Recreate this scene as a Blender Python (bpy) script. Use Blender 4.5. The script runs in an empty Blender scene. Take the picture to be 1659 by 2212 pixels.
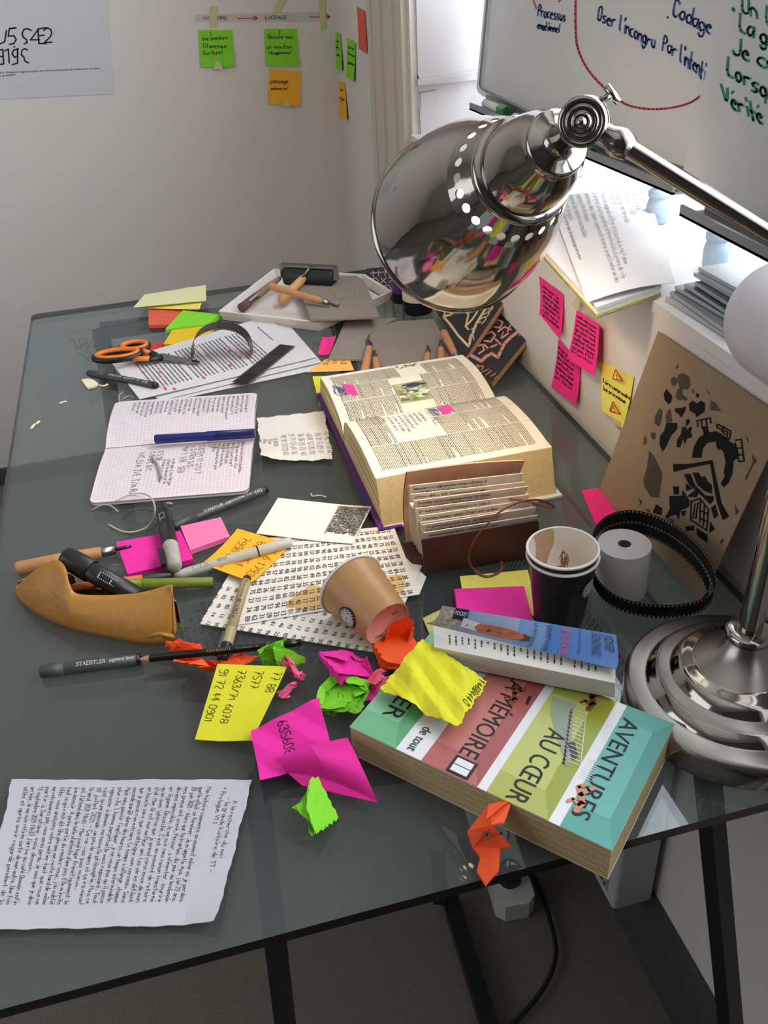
import bpy, math, random, unicodedata
import numpy as np
from mathutils import Vector, Matrix
from mathutils.geometry import tessellate_polygon

SC = bpy.context.scene
COL = SC.collection
# ------------------------------------------------------------------ camera
FPX = 1985.0
T = 0.73                      # top of the glass desk
R = np.array([[0.96601, 0.18003, -0.18548], [-0.25407, 0.52470, -0.81249], [-0.04896, 0.83200, 0.55260]])
def _unit(v): return v/np.linalg.norm(v)
def _basis():
    cx, cy = 829.5, 1106.0
    A = (206-cx)+(-177-cy)*-.2695
    B = -(206-cx)*cx+(-177-cy)*(2181-cy)+FPX*FPX
    x = -B/A
    y = 2181-.2695*x
    a = _unit(np.array([x-cx, -(y-cy), -FPX]))
    b = _unit(np.array([206-cx, 177+cy, -FPX]))
    b = _unit(b-a*(a@b))
    return np.stack([a, b, np.cross(a, b)])
R = _basis()
EYE = np.array([0.0, 0.0, T+0.60])
cam_d = bpy.data.cameras.new('camera'); cam = bpy.data.objects.new('camera', cam_d); COL.objects.link(cam)
cam_d.sensor_fit = 'VERTICAL'; cam_d.sensor_height = 24.0; cam_d.lens = FPX/2212*24.0
cam_d.clip_start = 0.02
mw = Matrix.Identity(4)
for i in range(3):
    for j in range(3): mw[i][j] = float(R[i][j])
    mw[i][3] = float(EYE[i])
cam.matrix_world = mw
SC.camera = cam
SC.view_settings.view_transform = 'Standard'; SC.view_settings.look = 'None'
SC.view_settings.gamma = 1.0; SC.view_settings.exposure = 0.0; SC.view_settings.use_curve_mapping = False

# ------------------------------------------------------------------ world and lights
LAMP_POWER = 2.1
FILL_POWER = 16.0
SKY = 8.0
W_ = bpy.data.worlds.new('daylight'); SC.world = W_; W_.use_nodes = True
bg = W_.node_tree.nodes['Background']; bg.inputs[0].default_value = (0.86, 0.93, 1.0, 1); bg.inputs[1].default_value = SKY
def area(name, loc, target, sx, sy, power, color):
    l = bpy.data.lights.new(name, 'AREA'); l.shape = 'RECTANGLE'; l.size = sx; l.size_y = sy
    l.energy = power; l.color = color
    o = bpy.data.objects.new(name, l); COL.objects.link(o); o.location = loc
    o.rotation_euler = (Vector(target)-Vector(loc)).to_track_quat('-Z', 'Y').to_euler()
    return o
area('ceiling_fill', (-0.7, -0.2, 2.55), (-0.5, 0.5, 0), 1.4, 1.2, FILL_POWER*.07, (0.93, 0.96, 1.0))  # added weak fill from above, no fixture is built here
area('side_fill', (-2.3, 0.5, 1.55), (0.5, 0.6, 1.45), 1.8, 1.5, FILL_POWER, (0.93, 0.96, 1.0))  # added broad fill for walls, ceiling and desk; the left wall has no window
area('window_daylight', (0.86, 1.2, 1.5), (0.3, 1.2, 1.2), 1.1, 0.9, 9.0, (0.85, 0.93, 1.0))

# ------------------------------------------------------------------ unprojection of photo pixels on real planes
def D(p): return R@np.array([p[0]-829.5, -(p[1]-1106.0), -FPX])
def Z(p, z=T): d = D(p); return EYE+d*((z-EYE[2])/d[2])
def PX(p, X): d = D(p); return EYE+d*((X-EYE[0])/d[0])
def PY(p, Y): d = D(p); return EYE+d*((Y-EYE[1])/d[1])
def PD(p, dist): return EYE+_unit(D(p))*dist
def RP(p, o, n): d = D(p); n = np.array(n); return EYE+d*(((np.array(o)-EYE)@n)/(d@n))
V = lambda *a: np.array(a, float)

# ------------------------------------------------------------------ materials
MATS = {}
def mat(name, rgb, rough=0.6, metal=0.0, var=0.06, scale=60.0, bump=0.0, emit=None, estr=0.0, spec=0.5, rgb2=None, trans=0.0, alpha=1.0, kind='noise'):
    if name in MATS: return MATS[name]
    m = bpy.data.materials.new(name); m.use_nodes = True; nt = m.node_tree; b = nt.nodes['Principled BSDF']
    tc = nt.nodes.new('ShaderNodeTexCoord')
    if kind == 'voronoi':
        nz = nt.nodes.new('ShaderNodeTexVoronoi'); nz.inputs['Scale'].default_value = scale; fac = nz.outputs['Distance']
    else:
        nz = nt.nodes.new('ShaderNodeTexNoise'); nz.inputs['Scale'].default_value = scale; nz.inputs['Detail'].default_value = 4; fac = nz.outputs[0]
    nt.links.new(tc.outputs['Object'], nz.inputs['Vector'])
    mx = nt.nodes.new('ShaderNodeMix'); mx.data_type = 'RGBA'
    lin = [((c/255)/12.92 if c/255 <= .04045 else ((c/255+.055)/1.055)**2.4) for c in rgb]
    if rgb2: l2 = [((c/255)/12.92 if c/255 <= .04045 else ((c/255+.055)/1.055)**2.4) for c in rgb2]
    else: l2 = [c*(1-2*var) for c in lin]; lin = [min(1, c*(1+var*.6)) for c in lin]
    mx.inputs[6].default_value = (*lin, 1); mx.inputs[7].default_value = (*l2, 1)
    nt.links.new(fac, mx.inputs[0]); nt.links.new(mx.outputs[2], b.inputs['Base Color'])
    b.inputs['Roughness'].default_value = rough; b.inputs['Metallic'].default_value = metal
    b.inputs['Specular IOR Level'].default_value = spec
    b.inputs['Transmission Weight'].default_value = trans
    b.inputs['Alpha'].default_value = alpha
    if bump:
        bp = nt.nodes.new('ShaderNodeBump'); bp.inputs['Strength'].default_value = bump; bp.inputs['Distance'].default_value = 0.002
        nt.links.new(fac, bp.inputs['Height']); nt.links.new(bp.outputs[0], b.inputs['Normal'])
    if emit:
        b.inputs['Emission Color'].default_value = (*emit, 1); b.inputs['Emission Strength'].default_value = estr
    MATS[name] = m
    return m
def glass_mat(name, tint, ior=1.5, rough=0.0, dust_haze=0.0):
    m = bpy.data.materials.new(name); m.use_nodes = True; nt = m.node_tree
    nt.nodes.remove(nt.nodes['Principled BSDF']); out = nt.nodes['Material Output']
    tr = nt.nodes.new('ShaderNodeBsdfTransparent'); gl = nt.nodes.new('ShaderNodeBsdfGlossy'); fr = nt.nodes.new('ShaderNodeFresnel'); mx = nt.nodes.new('ShaderNodeMixShader')
    nz = nt.nodes.new('ShaderNodeTexNoise'); nz.inputs['Scale'].default_value = 7; cr = nt.nodes.new('ShaderNodeMix'); cr.data_type = 'RGBA'
    cr.inputs[6].default_value = (*tint, 1); cr.inputs[7].default_value = (*[c*.97 for c in tint], 1)
    nt.links.new(nz.outputs[0], cr.inputs[0]); nt.links.new(cr.outputs[2], tr.inputs[0])
    gl.inputs['Roughness'].default_value = rough
    ge = nt.nodes.new('ShaderNodeNewGeometry'); im = nt.nodes.new('ShaderNodeMix'); im.inputs[2].default_value = ior; im.inputs[3].default_value = 1/ior
    nt.links.new(ge.outputs['Backfacing'], im.inputs[0]); nt.links.new(im.outputs[0], fr.inputs['IOR'])
    nt.links.new(fr.outputs[0], mx.inputs[0]); nt.links.new(tr.outputs[0], mx.inputs[1]); nt.links.new(gl.outputs[0], mx.inputs[2]); 
    if dust_haze:
        df = nt.nodes.new('ShaderNodeBsdfDiffuse'); df.inputs[0].default_value = (.40, .44, .45, 1); m2 = nt.nodes.new('ShaderNodeMixShader'); m2.inputs[0].default_value = dust_haze  # dusty grey haze, mixed in evenly to lighten the dark glass
        nt.links.new(mx.outputs[0], m2.inputs[1]); nt.links.new(df.outputs[0], m2.inputs[2]); mx = m2
    nt.links.new(mx.outputs[0], out.inputs[0])
    MATS[name] = m
    return m
PAPER = mat('white_paper', (214, 209, 210), .8, var=.03, scale=40)
CREAM = mat('cream_paper', (236, 224, 190), .8, var=.03)
INK = mat('black_ink', (22, 20, 24), .6, var=.2)
GREYINK = mat('grey_print', (95, 90, 90), .8, var=.1)
BLUEINK = mat('blue_ink', (40, 48, 130), .6, var=.2)
REDINK = mat('red_ink', (196, 40, 60), .6, var=.1)
GREENINK = mat('green_marker_ink', (18, 128, 90), .5, var=.1)
BLUEMARK = mat('blue_marker_ink', (52, 84, 150), .5, var=.1)
MAG = mat('magenta_paper', (238, 34, 160), .75, var=.04)
PINK = mat('hot_pink_paper', (240, 36, 135), .75, var=.04)
SALMON = mat('salmon_pink_paper', (250, 105, 145), .75, var=.04)
LPINK = mat('light_pink_paper', (250, 122, 176), .75, var=.04)
GREEN = mat('lime_green_paper', (130, 212, 38), .75, var=.05)
YEL = mat('bright_yellow_paper', (222, 214, 34), .75, var=.04)
SOFTY = mat('soft_yellow_paper', (240, 226, 104), .75, var=.04)
AMB = mat('amber_paper', (248, 178, 34), .75, var=.04)
PEACH = mat('peach_paper', (250, 188, 95), .75, var=.04)
ORA = mat('orange_paper', (250, 92, 30), .75, var=.05)
CORAL = mat('coral_paper', (222, 92, 66), .75, var=.05)
PALE = mat('pale_yellow_paper', (226, 222, 170), .75, var=.04)
WOOD = mat('beech_wood', (205, 150, 105), .5, rgb2=(170, 112, 72), scale=90)
STEEL = mat('brushed_steel', (150, 146, 140), .28, metal=1.0, var=.1)
CHROME = mat('polished_nickel', (166, 160, 152), .09, metal=1.0, var=.05, scale=8)
SATIN = mat('satin_nickel', (160, 155, 150), .28, metal=1.0, var=.05, scale=8)
BLACKP = mat('black_plastic', (24, 24, 26), .4, var=.1)
GREYP = mat('dark_grey_plastic', (62, 62, 62), .45, var=.08)
WALLM = mat('white_wall_paint', (220, 213, 207), .85, var=.03, scale=6, bump=.15)

# ------------------------------------------------------------------ mesh builder
class MB:
    def __init__(s): s.v = []; s.f = []; s.m = []; s.mats = []; s.sm = []
    def mi(s, m):
        if m not in s.mats: s.mats.append(m)
        return s.mats.index(m)
    def add(s, verts, faces, m, smooth=False):
        b = len(s.v); k = s.mi(m)
        s.v.extend([(float(a[0]), float(a[1]), float(a[2])) for a in verts])
        for f in faces: s.f.append([b+i for i in f]); s.m.append(k); s.sm.append(smooth)
    def poly(s, pts, m):
        tri = tessellate_polygon([[Vector(p) for p in pts]])
        s.add(pts, [t if Vector(np.cross(np.array(pts[t[1]])-np.array(pts[t[0]]), np.array(pts[t[2]])-np.array(pts[t[0]]))).length >= 0 else t for t in tri], m)
    def prism(s, pts, up, m, side=None):
        n = len(pts); up = np.array(up); a = [np.array(p, float) for p in pts]; b = [p+up for p in a]
        nrm = sum(np.cross(a[i], a[(i+1) % n]) for i in range(n))
        if nrm@up < 0: a = a[::-1]; b = b[::-1]
        tri = tessellate_polygon([[Vector(p) for p in b]])
        tt = []
        for t in tri:
            c = np.cross(b[t[1]]-b[t[0]], b[t[2]]-b[t[0]])
            tt.append(t if c@up > 0 else (t[0], t[2], t[1]))
        s.add(b, tt, m); s.add(a, [(t[0], t[2], t[1]) for t in tt], m)
        s.add(a+b, [(i, (i+1) % n, n+(i+1) % n, n+i) for i in range(n)], side or m)
    def box(s, lo, hi, m):
        x0, y0, z0 = lo; x1, y1, z1 = hi
        s.prism([(x0, y0, z0), (x1, y0, z0), (x1, y1, z0), (x0, y1, z0)], (0, 0, z1-z0), m)
    def lathe(s, prof, o, ax, m, n=32, smooth=True, ref=None, a0=0, a1=2*math.pi):
        o = np.array(o, float); ax = _unit(np.array(ax, float))
        r_ = np.array(ref, float) if ref is not None else (V(0, 0, 1) if abs(ax[2]) < .9 else V(1, 0, 0))
        e1 = _unit(r_-ax*(r_@ax)); e2 = np.cross(ax, e1)
        full = abs(a1-a0-2*math.pi) < 1e-6; k = n if full else n+1
        vs = []
        for t, r in prof:
            for i in range(k):
                a = a0+(a1-a0)*i/n
                vs.append(o+ax*t+(e1*math.cos(a)+e2*math.sin(a))*r)
        fs = []
        for j in range(len(prof)-1):
            for i in range(n):
                i2 = (i+1) % k
                fs.append((j*k+i, j*k+i2, (j+1)*k+i2, (j+1)*k+i))
        s.add(vs, fs, m, smooth)
    def tube(s, pts, r, m, n=8, smooth=True, cap=True, flat=None):
        P = [np.array(p, float) for p in pts]; k = len(P); vs = []; prev = None
        for i, p in enumerate(P):
            t = _unit(P[min(i+1, k-1)]-P[max(i-1, 0)])
            if prev is None: u = V(0, 0, 1) if abs(t[2]) < .9 else V(1, 0, 0)
            else: u = prev
            u = _unit(u-t*(t@u)); prev = u; w = np.cross(t, u)
            rr = r[i] if isinstance(r, (list, tuple)) else r
            for j in range(n):
                a = 2*math.pi*j/n
                vs.append(p+(u*math.cos(a)*(flat or 1)+w*math.sin(a))*rr)
        fs = [(i*n+j, i*n+(j+1) % n, (i+1)*n+(j+1) % n, (i+1)*n+j) for i in range(k-1) for j in range(n)]
        if cap: fs += [tuple(range(n))[::-1], tuple((k-1)*n+j for j in range(n))]
        s.add(vs, fs, m, smooth)
    def grid(s, fn, nu, nv, m, th=0.0, smooth=False, tri=False):
        vs = [fn(i/nu, j/nv, 0) for j in range(nv+1) for i in range(nu+1)]
        k = nu+1
        fs = [(j*k+i, j*k+i+1, (j+1)*k+i+1, (j+1)*k+i) for j in range(nv) for i in range(nu)]
        if tri: fs = [t for f in fs for t in ((f[0], f[1], f[2]), (f[0], f[2], f[3]))]
        s.add(vs, fs, m, smooth)
        if th:
            lo = [np.array(p)-V(0, 0, th) for p in vs]
            s.add(lo, [f[::-1] for f in fs], m, smooth)
            ring = [i for i in range(k)]+[j*k+nu for j in range(1, nv+1)]+[nv*k+i for i in range(nu-1, -1, -1)]+[j*k for j in range(nv-1, 0, -1)]
            b = [vs[i] for i in ring]+[lo[i] for i in ring]; q = len(ring)
            s.add(b, [(i, q+i, q+(i+1) % q, (i+1) % q) for i in range(q)], m)
    def build(s, name, parent=None, label=None, cat=None, group=None, kind=None, org=None):
        me = bpy.data.meshes.new(name)
        v = np.array(s.v)
        if parent is not None: o0 = np.array(parent['_o'])
        elif org is not None: o0 = np.array(org, float)
        else: o0 = V((v[:, 0].min()+v[:, 0].max())/2, (v[:, 1].min()+v[:, 1].max())/2, v[:, 2].min())
        me.from_pydata((v-o0).tolist(), [], s.f)
        for m in s.mats: me.materials.append(m)
        me.polygons.foreach_set('material_index', s.m); me.polygons.foreach_set('use_smooth', s.sm)
        me.update()
        o = bpy.data.objects.new(name, me); COL.objects.link(o); o['_o'] = [float(x) for x in o0]
        if parent is not None: o.parent = parent
        else: o.location = o0
        return tag(o, label, cat, group, kind)
def tag(o, label=None, cat=None, group=None, kind=None):
    if label: o['label'] = label
    if cat: o['category'] = cat
    if group: o['group'] = group
    if kind: o['kind'] = kind
    return o
def thing(name, label, cat, loc, group=None):
    o = bpy.data.objects.new(name, None); COL.objects.link(o); o.location = loc; o['_o'] = [float(x) for x in loc]
    o.empty_display_size = .02
    return tag(o, label, cat, group)

# ------------------------------------------------------------------ lettering
G = {}
for ln in """a 35150403122234 3532|b 0802 0415253433221203|c 351504031232|d 3832 3425150403122233|e 0434251504031232|f 38281712 0535|g 3425150403122233 3531201001|h 0802 0415253432|i 1512 1718|j 25211000 2728|k 0802 3503 1432|l 181322
m 0502 04152422 24354442|n 0502 0415253432|o 150403122233342515|p 0500 0415253433221203|q 3530 3425150403122233|r 0502 04152535|s 351504332202|t 18131222 0535|u 0503122233 3532|v 051235|w 0512233245|x 0532 3502|y 0513 3510|z 05350232
0 180703122233372818|1 061812|2 07182837360232|3 0718283726152534332212 1203|4 280434 2722|5 38080525343322 2202|6 2816040312223334251504|7 083812 1535|8 1807061525343322120304152536372818|9 362515060718283733221202
A 022842 1434|B 02082837362505 2534332202|C 3728180703122233|D 02082837332202|E 38080232 0525|F 380802 0525|G 37281807031222333525|H 0802 3832 0535|I 1812|J 3833221203|K 0802 380532|L 080232|M 0208254842|N 02083238|O 180703122233372818|P 02082837362505|Q 180703122233372818 2331|R 02082837362505 2532|S 3728180716253433221203|T 0848 2822|U 080312223338|V 082248|W 0812253248|X 0832 3802|Y 0825 4822|Z 08380232
- 0535|. 1213|, 2211|' 2827|/ 0238|? 07182837362524 2223|: 1213 1516|( 28171322|) 18272312|! 1814 1213|* 1725 2715 0636|" 1817 2827|= 0636 0434|> 0725 2503""".split('\n'):
    for e in ln.split('|'):
        k, v_ = e[0], e[2:]
        G[k] = [[(int(st[i]), int(st[i+1])-2) for i in range(0, len(st), 2)] for st in v_.split(' ')]
ACC = {'\u0301': [[(1, 5), (2, 6)]], '\u0300': [[(2, 5), (1, 6)]], '\u0302': [[(0, 4.6), (1.5, 6), (3, 4.6)]], '\u0327': [[(2, 0), (1, -1)]], '\u0308': [[(1, 5), (1, 5.4)], [(2, 5), (2, 5.4)]]}
def strokes(s, rnd=None, adv=4.0):
    out = []; x = 0.0
    for ch in unicodedata.normalize('NFD', s):
        if ch in ACC:
            for st in ACC[ch]: out.append([(x-adv+a, b) for a, b in st])
            continue
        if ch == ' ': x += adv*.62; continue
        j = (rnd.uniform(-.35, .35), rnd.uniform(-.12, .12)) if rnd else (0, 0)
        for st in G.get(ch, G['o']):
            q = [(x+a+(rnd.uniform(-.22, .22) if rnd else 0), b+j[0]+(rnd.uniform(-.2, .2) if rnd else 0)) for a, b in st]
            if len(q) > 2:                              # one corner cutting pass
                r = [q[0]]
                for i in range(1, len(q)-1):
                    p0, p1, p2 = q[i-1], q[i], q[i+1]
                    r += [((p0[0]+3*p1[0])/4, (p0[1]+3*p1[1])/4), ((p2[0]+3*p1[0])/4, (p2[1]+3*p1[1])/4)]
                q = r+[q[-1]]
            out.append(q)
        x += {'i': 2.2, 'l': 2.6, 'm': 5, 'w': 5, "'": 2, '.': 2, ',': 2.4, '1': 3, 'I': 2, 'M': 5, 'j': 2.8, '!': 2, 'T': 4.4, 'V': 4.8, 'A': 4.8}.get(ch, adv)+(j[1] if rnd else 0)
    return out, max(x, .01)
def ribbon(mb, q, w, m, fn):
    """ribbon of half width w along the 2D polyline q, mapped by fn to 3D"""
    for a, b in zip(q[:-1], q[1:]):
        d = np.array(b)-np.array(a); L = np.linalg.norm(d)
        if L < 1e-9: continue
        d = d/L; n = np.array([-d[1], d[0]])*w; e = d*w*.5
        a_ = np.array(a)-e; b_ = np.array(b)+e
        mb.add([fn(*(a_-n)), fn(*(b_-n)), fn(*(b_+n)), fn(*(a_+n))], [(0, 1, 2, 3)], m)
def write(mb, s, A, B, up, un, w, m, seed=None):
    """handwriting: baseline from photo point A to B, up = cap height vector, un = photo point to plane"""
    st, X = strokes(s, random.Random(seed) if seed is not None else None)
    A = np.array(A, float); B = np.array(B, float); up = np.array(up, float)
    ex = (B-A)/X; ey = up/6.0
    for q in st: ribbon(mb, [tuple(A+ex*a+ey*b) for a, b in q], w, m, lambda x, y: un((x, y)))
_fc = {}
def outline(s):
    if s in _fc: return _fc[s]
    cu = bpy.data.curves.new('lettering', 'FONT'); cu.body = s; cu.size = 1.0; cu.resolution_u = 3
    ob = bpy.data.objects.new('lettering', cu); COL.objects.link(ob)
    me = bpy.data.meshes.new_from_object(ob.evaluated_get(bpy.context.evaluated_depsgraph_get()))
    v = np.array([w_.co[:2] for w_ in me.vertices]).reshape(-1, 2); f = [tuple(p.vertices) for p in me.polygons]
    bpy.data.objects.remove(ob); bpy.data.curves.remove(cu); bpy.data.meshes.remove(me)
    _fc[s] = (v, f)
    return _fc[s]
def printed(mb, s, A, B, up, un, m, cap=.70):
    v, f = outline(s)
    if not len(v): return
    A = np.array(A, float); B = np.array(B, float); up = np.array(up, float)
    x0, x1 = v[:, 0].min(), v[:, 0].max()
    mb.add([un(tuple(A+(B-A)*(x-x0)/(x1-x0)+up*(y/cap))) for x, y in v], f, m)

class Surf:
    """sheet in reading order TL,TR,BR,BL (world points) with a height function in metres"""
    def __init__(s, c, zf=None, edge=None):
        s.c = [np.array(p, float) for p in c]; s.zf = zf or (lambda u, v: 0.0)
        s.W = np.linalg.norm(s.c[1]-s.c[0]); s.H = np.linalg.norm(s.c[3]-s.c[0])
        s.n = _unit(np.cross(s.c[3]-s.c[0], s.c[1]-s.c[0])); s.edge = edge
        if s.n[2] < -.05 or (abs(s.n[2]) <= .05 and s.n@(EYE-s.c[0]) < 0): s.n = -s.n
    def uv(s, u, v, h=0.0):
        if s.edge:
            du, dv = s.edge(u, v)
        else: du = dv = 0
        a, b, c, d = s.c; uu = u+du; vv = v+dv
        return a*(1-uu)*(1-vv)+b*uu*(1-vv)+c*uu*vv+d*(1-uu)*vv+s.n*(s.zf(u, v)+h)
    def ab(s, x, y, h=.0004): return s.uv(x/s.W, y/s.H, h)
    def hand(s, mb, lines, x0, y0, size, lead, w, m, seed=1, slant=0.0, wmax=None, rot=0):
        rnd = random.Random(seed); k = size/6
        for i, t in enumerate(lines):
            st, X = strokes(t, rnd); kx = k*1.0
            if wmax and X*kx > wmax: kx = wmax/X
            y = y0+lead*i
            for q in st: ribbon(mb, [(x0+a*kx, y-b*k+slant*a*kx) for a, b in q], w, m, lambda x, yy: s.ab(x, yy))
    def word_lines(s, mb, x0, y0, x1, y1, lead, th, m, seed=1, fill=.93, para=.12, wl=(.004, .012)):
        rnd = random.Random(seed); y = y0
        while y < y1:
            x = x0; end = x1 if rnd.random() > para else x0+(x1-x0)*rnd.uniform(.3, .8)
            while x < end:
                L = min(rnd.uniform(*wl), end-x)
                mb.add([s.ab(x, y), s.ab(x+L, y), s.ab(x+L, y+th), s.ab(x, y+th)], [(0, 1, 2, 3)], m)
                x += L+th*.9
            y += lead
    def fill(s, mb, x0, y0, x1, y1, m, h=.0003, n=3):
        mb.grid(lambda u, v, _: s.ab(x0+(x1-x0)*u, y0+(y1-y0)*v, h), n, n, m)
def crease(seed, amp=.002, k=7, freq=5):
    r = random.Random(seed); T_ = [(r.uniform(-1, 1)*freq, r.uniform(-1, 1)*freq, r.random(), r.uniform(.4, 1)) for _ in range(k)]
    return lambda u, v: amp*sum(a*abs((x*u+y*v+c) % 2-1) for x, y, c, a in T_)/k*2
def ragged(seed, amp):
    r = random.Random(seed); ph = [r.uniform(0, 6) for _ in range(6)]
    def f(u, v):
        du = amp*(math.sin(v*23+ph[0])*.5+math.sin(v*57+ph[1])*.3)*(1 if u < .02 or u > .98 else 0)
        dv = amp*(math.sin(u*19+ph[2])*.5+math.sin(u*61+ph[3])*.3)*(1 if v < .02 or v > .98 else 0)
        return du, dv
    return f
def pxs(pts, z=T): return [Z(p, z if len(p) == 2 else p[2]) for p in pts]
# ------------------------------------------------------------------ room
WB, XR, SILL, YJ = 2.45, 0.514, 0.955, 1.80
FLOORM = mat('dark_carpet', (122, 114, 106), .95, rgb2=(92, 86, 80), scale=220, bump=.4)
SKIRT = mat('dark_grey_skirting', (72, 72, 74), .5)
TRIMM = mat('cream_gloss_paint', (206, 194, 180), .45, var=.04, scale=8)
def struct(name, fn, m):
    b = MB(); fn(b); return b.build(name, kind='structure', org=(0, 0, 0))
def bx(name, lo, hi, m):
    b = MB(); b.box(lo, hi, m); return b.build(name, kind='structure')
bx('floor', (-2.6, -1.8, -.06), (XR+.06, WB+.1, 0), FLOORM)
bx('ceiling', (-2.6, -1.8, 2.7), (1.0, WB+.1, 2.76), WALLM)
bx('wall_back', (-2.6, WB, 0), (XR+.3, WB+.1, 2.7), WALLM)
bx('wall_left', (-2.6, -1.8, 0), (-2.5, WB, 2.7), mat('left_wall_paint', (150, 146, 142), .85, var=.03, scale=5))
bx('wall_front', (-2.5, -1.8, 0), (1.0, -1.7, 2.7), mat('front_wall_paint', (96, 92, 90), .85, var=.2, scale=2))
b = MB()
b.box((XR, YJ+.0, 0), (XR+.3, WB, 2.7), WALLM)          # pier beside the window
b.box((XR, -1.7, 0), (XR+.3, YJ, SILL-.012), WALLM)      # wall under the window
b.box((XR-.004, -1.7, SILL-.012), (XR+.3, YJ, SILL), mat('sill_paint', (214, 210, 208), .6, var=.03, scale=9))
b.box((XR, -1.7, 2.35), (XR+.3, YJ, 2.7), WALLM)
b.box((XR, -1.7, SILL), (XR+.3, -.35, 2.35), WALLM)
b.build('wall_right', kind='structure')
b = MB()                                                # casing with mouldings
for y0, y1, t in ((1.815, 1.835, .012), (1.835, 1.885, .006), (1.885, 1.90, .011), (1.90, 1.975, .006), (1.975, 1.99, .012), (1.99, 2.055, .007), (2.055, 2.09, .010)):
    b.box((XR-t, y0, 0), (XR, y1, 2.45), TRIMM)
b.build('trim_1', kind='structure')
b = MB()                                                # jamb panelling inside the window recess
JP = mat('jamb_white_paint', (196, 190, 192), .6, var=.03, scale=12, bump=.1)
b.box((XR+.012, YJ-.006, SILL), (XR+.04, YJ, 2.35), JP); b.box((XR+.04, YJ-.003, SILL), (.80, YJ, 2.35), JP)
b.box((XR+.008, YJ-.018, 1.043), (.66, YJ, 1.052), JP); b.box((XR+.012, YJ-.012, 1.052), (.655, YJ, 1.058), JP)
b.build('trim_2', kind='structure')
b = MB()
CRK = mat('crack_line', (110, 98, 92), .9)
for q in (((907, 202), (908, 225), (906, 250), (909, 285), (906, 300)), ((906, 200), (918, 198), (941, 194)), ((888, 308), (907, 302), (935, 295), (944, 293), (960, 293))):
    ribbon(b, q, .7, CRK, lambda x, y: PY((x, y), YJ-.0075))
b.build('trim_3', kind='structure')
bx('baseboard_right', (XR-.012, -1.7, 0), (XR, WB, .15), SKIRT)
bx('baseboard_back', (-2.5, WB-.012, 0), (XR-.012, WB, .05), SKIRT)
# window
b = MB(); FR = mat('window_frame_paint', (225, 228, 232), .5)
for y0, y1, z0, z1 in ((-.35, YJ-.006, SILL, 1.0), (-.35, YJ-.006, 2.30, 2.35), (-.35, -.30, 1.0, 2.3), (YJ-.056, YJ-.006, 1.0, 2.3), (.70, .76, 1.0, 2.3)):
    b.box((.76, y0, z0), (.80, y1, z1), FR)
b.build('window_1', kind='structure')
b = MB(); b.box((.778, -.30, 1.0), (.782, YJ-.056, 2.30), glass_mat('window_glass', (.97, .98, .98)))
b.build('window_2', kind='structure')
l = bpy.data.lights['window_daylight']; l.cycles.is_portal = True; l.size = 2.1; l.size_y = 1.4
o = bpy.data.objects['window_daylight']; o.location = (.81, .72, 1.65); o.rotation_euler = Vector((-1, 0, 0)).to_track_quat('-Z', 'Y').to_euler()

# ------------------------------------------------------------------ desk
desk = thing('glass_desk', 'large tinted glass desk on black trestles, covered with papers', 'desk', (.13, 1.05, 0))
GX0, GX1, GY0, GY1 = -.244, .508, .387, 1.726
b = MB(); TG = glass_mat('table_glass', (.74, .80, .79), 1.56, dust_haze=.06); EDGE = mat('dark_glass_edge', (12, 16, 16), .12, var=.2)
def rr(x0, y0, x1, y1, r, n=5):
    out = []
    for cx, cy, a in ((x1-r, y1-r, 0), (x0+r, y1-r, 90), (x0+r, y0+r, 180), (x1-r, y0+r, 270)):
        for i in range(n+1):
            t = math.radians(a+90*i/n); out.append((cx+r*math.cos(t), cy+r*math.sin(t)))
    return out
b.prism([(x, y, T-.010) for x, y in rr(GX0, GY0, GX1, GY1, .012)], (0, 0, .010), TG, EDGE)
b.build('glass_top', desk)
BLK = mat('black_steel_tube', (20, 23, 26), .35, var=.15)
def bar(b, p, q, w, h, m=None):
    p, q = np.array(p, float), np.array(q, float); d = _unit(q-p)
    s = np.cross(d, V(0, 0, 1)); s = _unit(s) if np.linalg.norm(s) > 1e-3 else V(1, 0, 0); u = np.cross(s, d)
    s = s*w/2; u = u*h/2
    b.prism([p-s-u, p+s-u, p+s+u, p-s+u], q-p, m or BLK)
zt = T-.010-.0135
legs = (((-.125, 1.655, zt), (-.185, 1.80, .01)), ((.29, 1.52, zt), (.37, 1.58, .01)), ((.0, .548, zt), (-.035, .46, .01)), ((.38, .467, zt), (.437, .27, .01)))
for p, q in legs:
    lg = MB(); k_ = .024 if p[1] > 1 else .017; bar(lg, p, q, k_, k_); lg.build('leg', desk)
for p, q in (((-.125, 1.655, zt), (.29, 1.645, zt)), ((.0, .548, zt), (.36, .50, zt)), ((.285, 1.64, zt), (.29, 1.50, zt))):
    lg = MB(); bar(lg, p, q, .026, .024); lg.build('top_bar', desk)
for p, q in (((.262, .84, .014), (.235, .20, .014)), ((-.16, 1.74, .22), (.34, 1.56, .22)), ((-.03, .49, .16), (.41, .33, .16))):
    lg = MB(); bar(lg, p, q, .024, .022); lg.build('lower_bar', desk)
lg = MB(); bar(lg, (.246, .83, .026), (.236, .80, .17), .022, .022); lg.build('short_post', desk)

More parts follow.
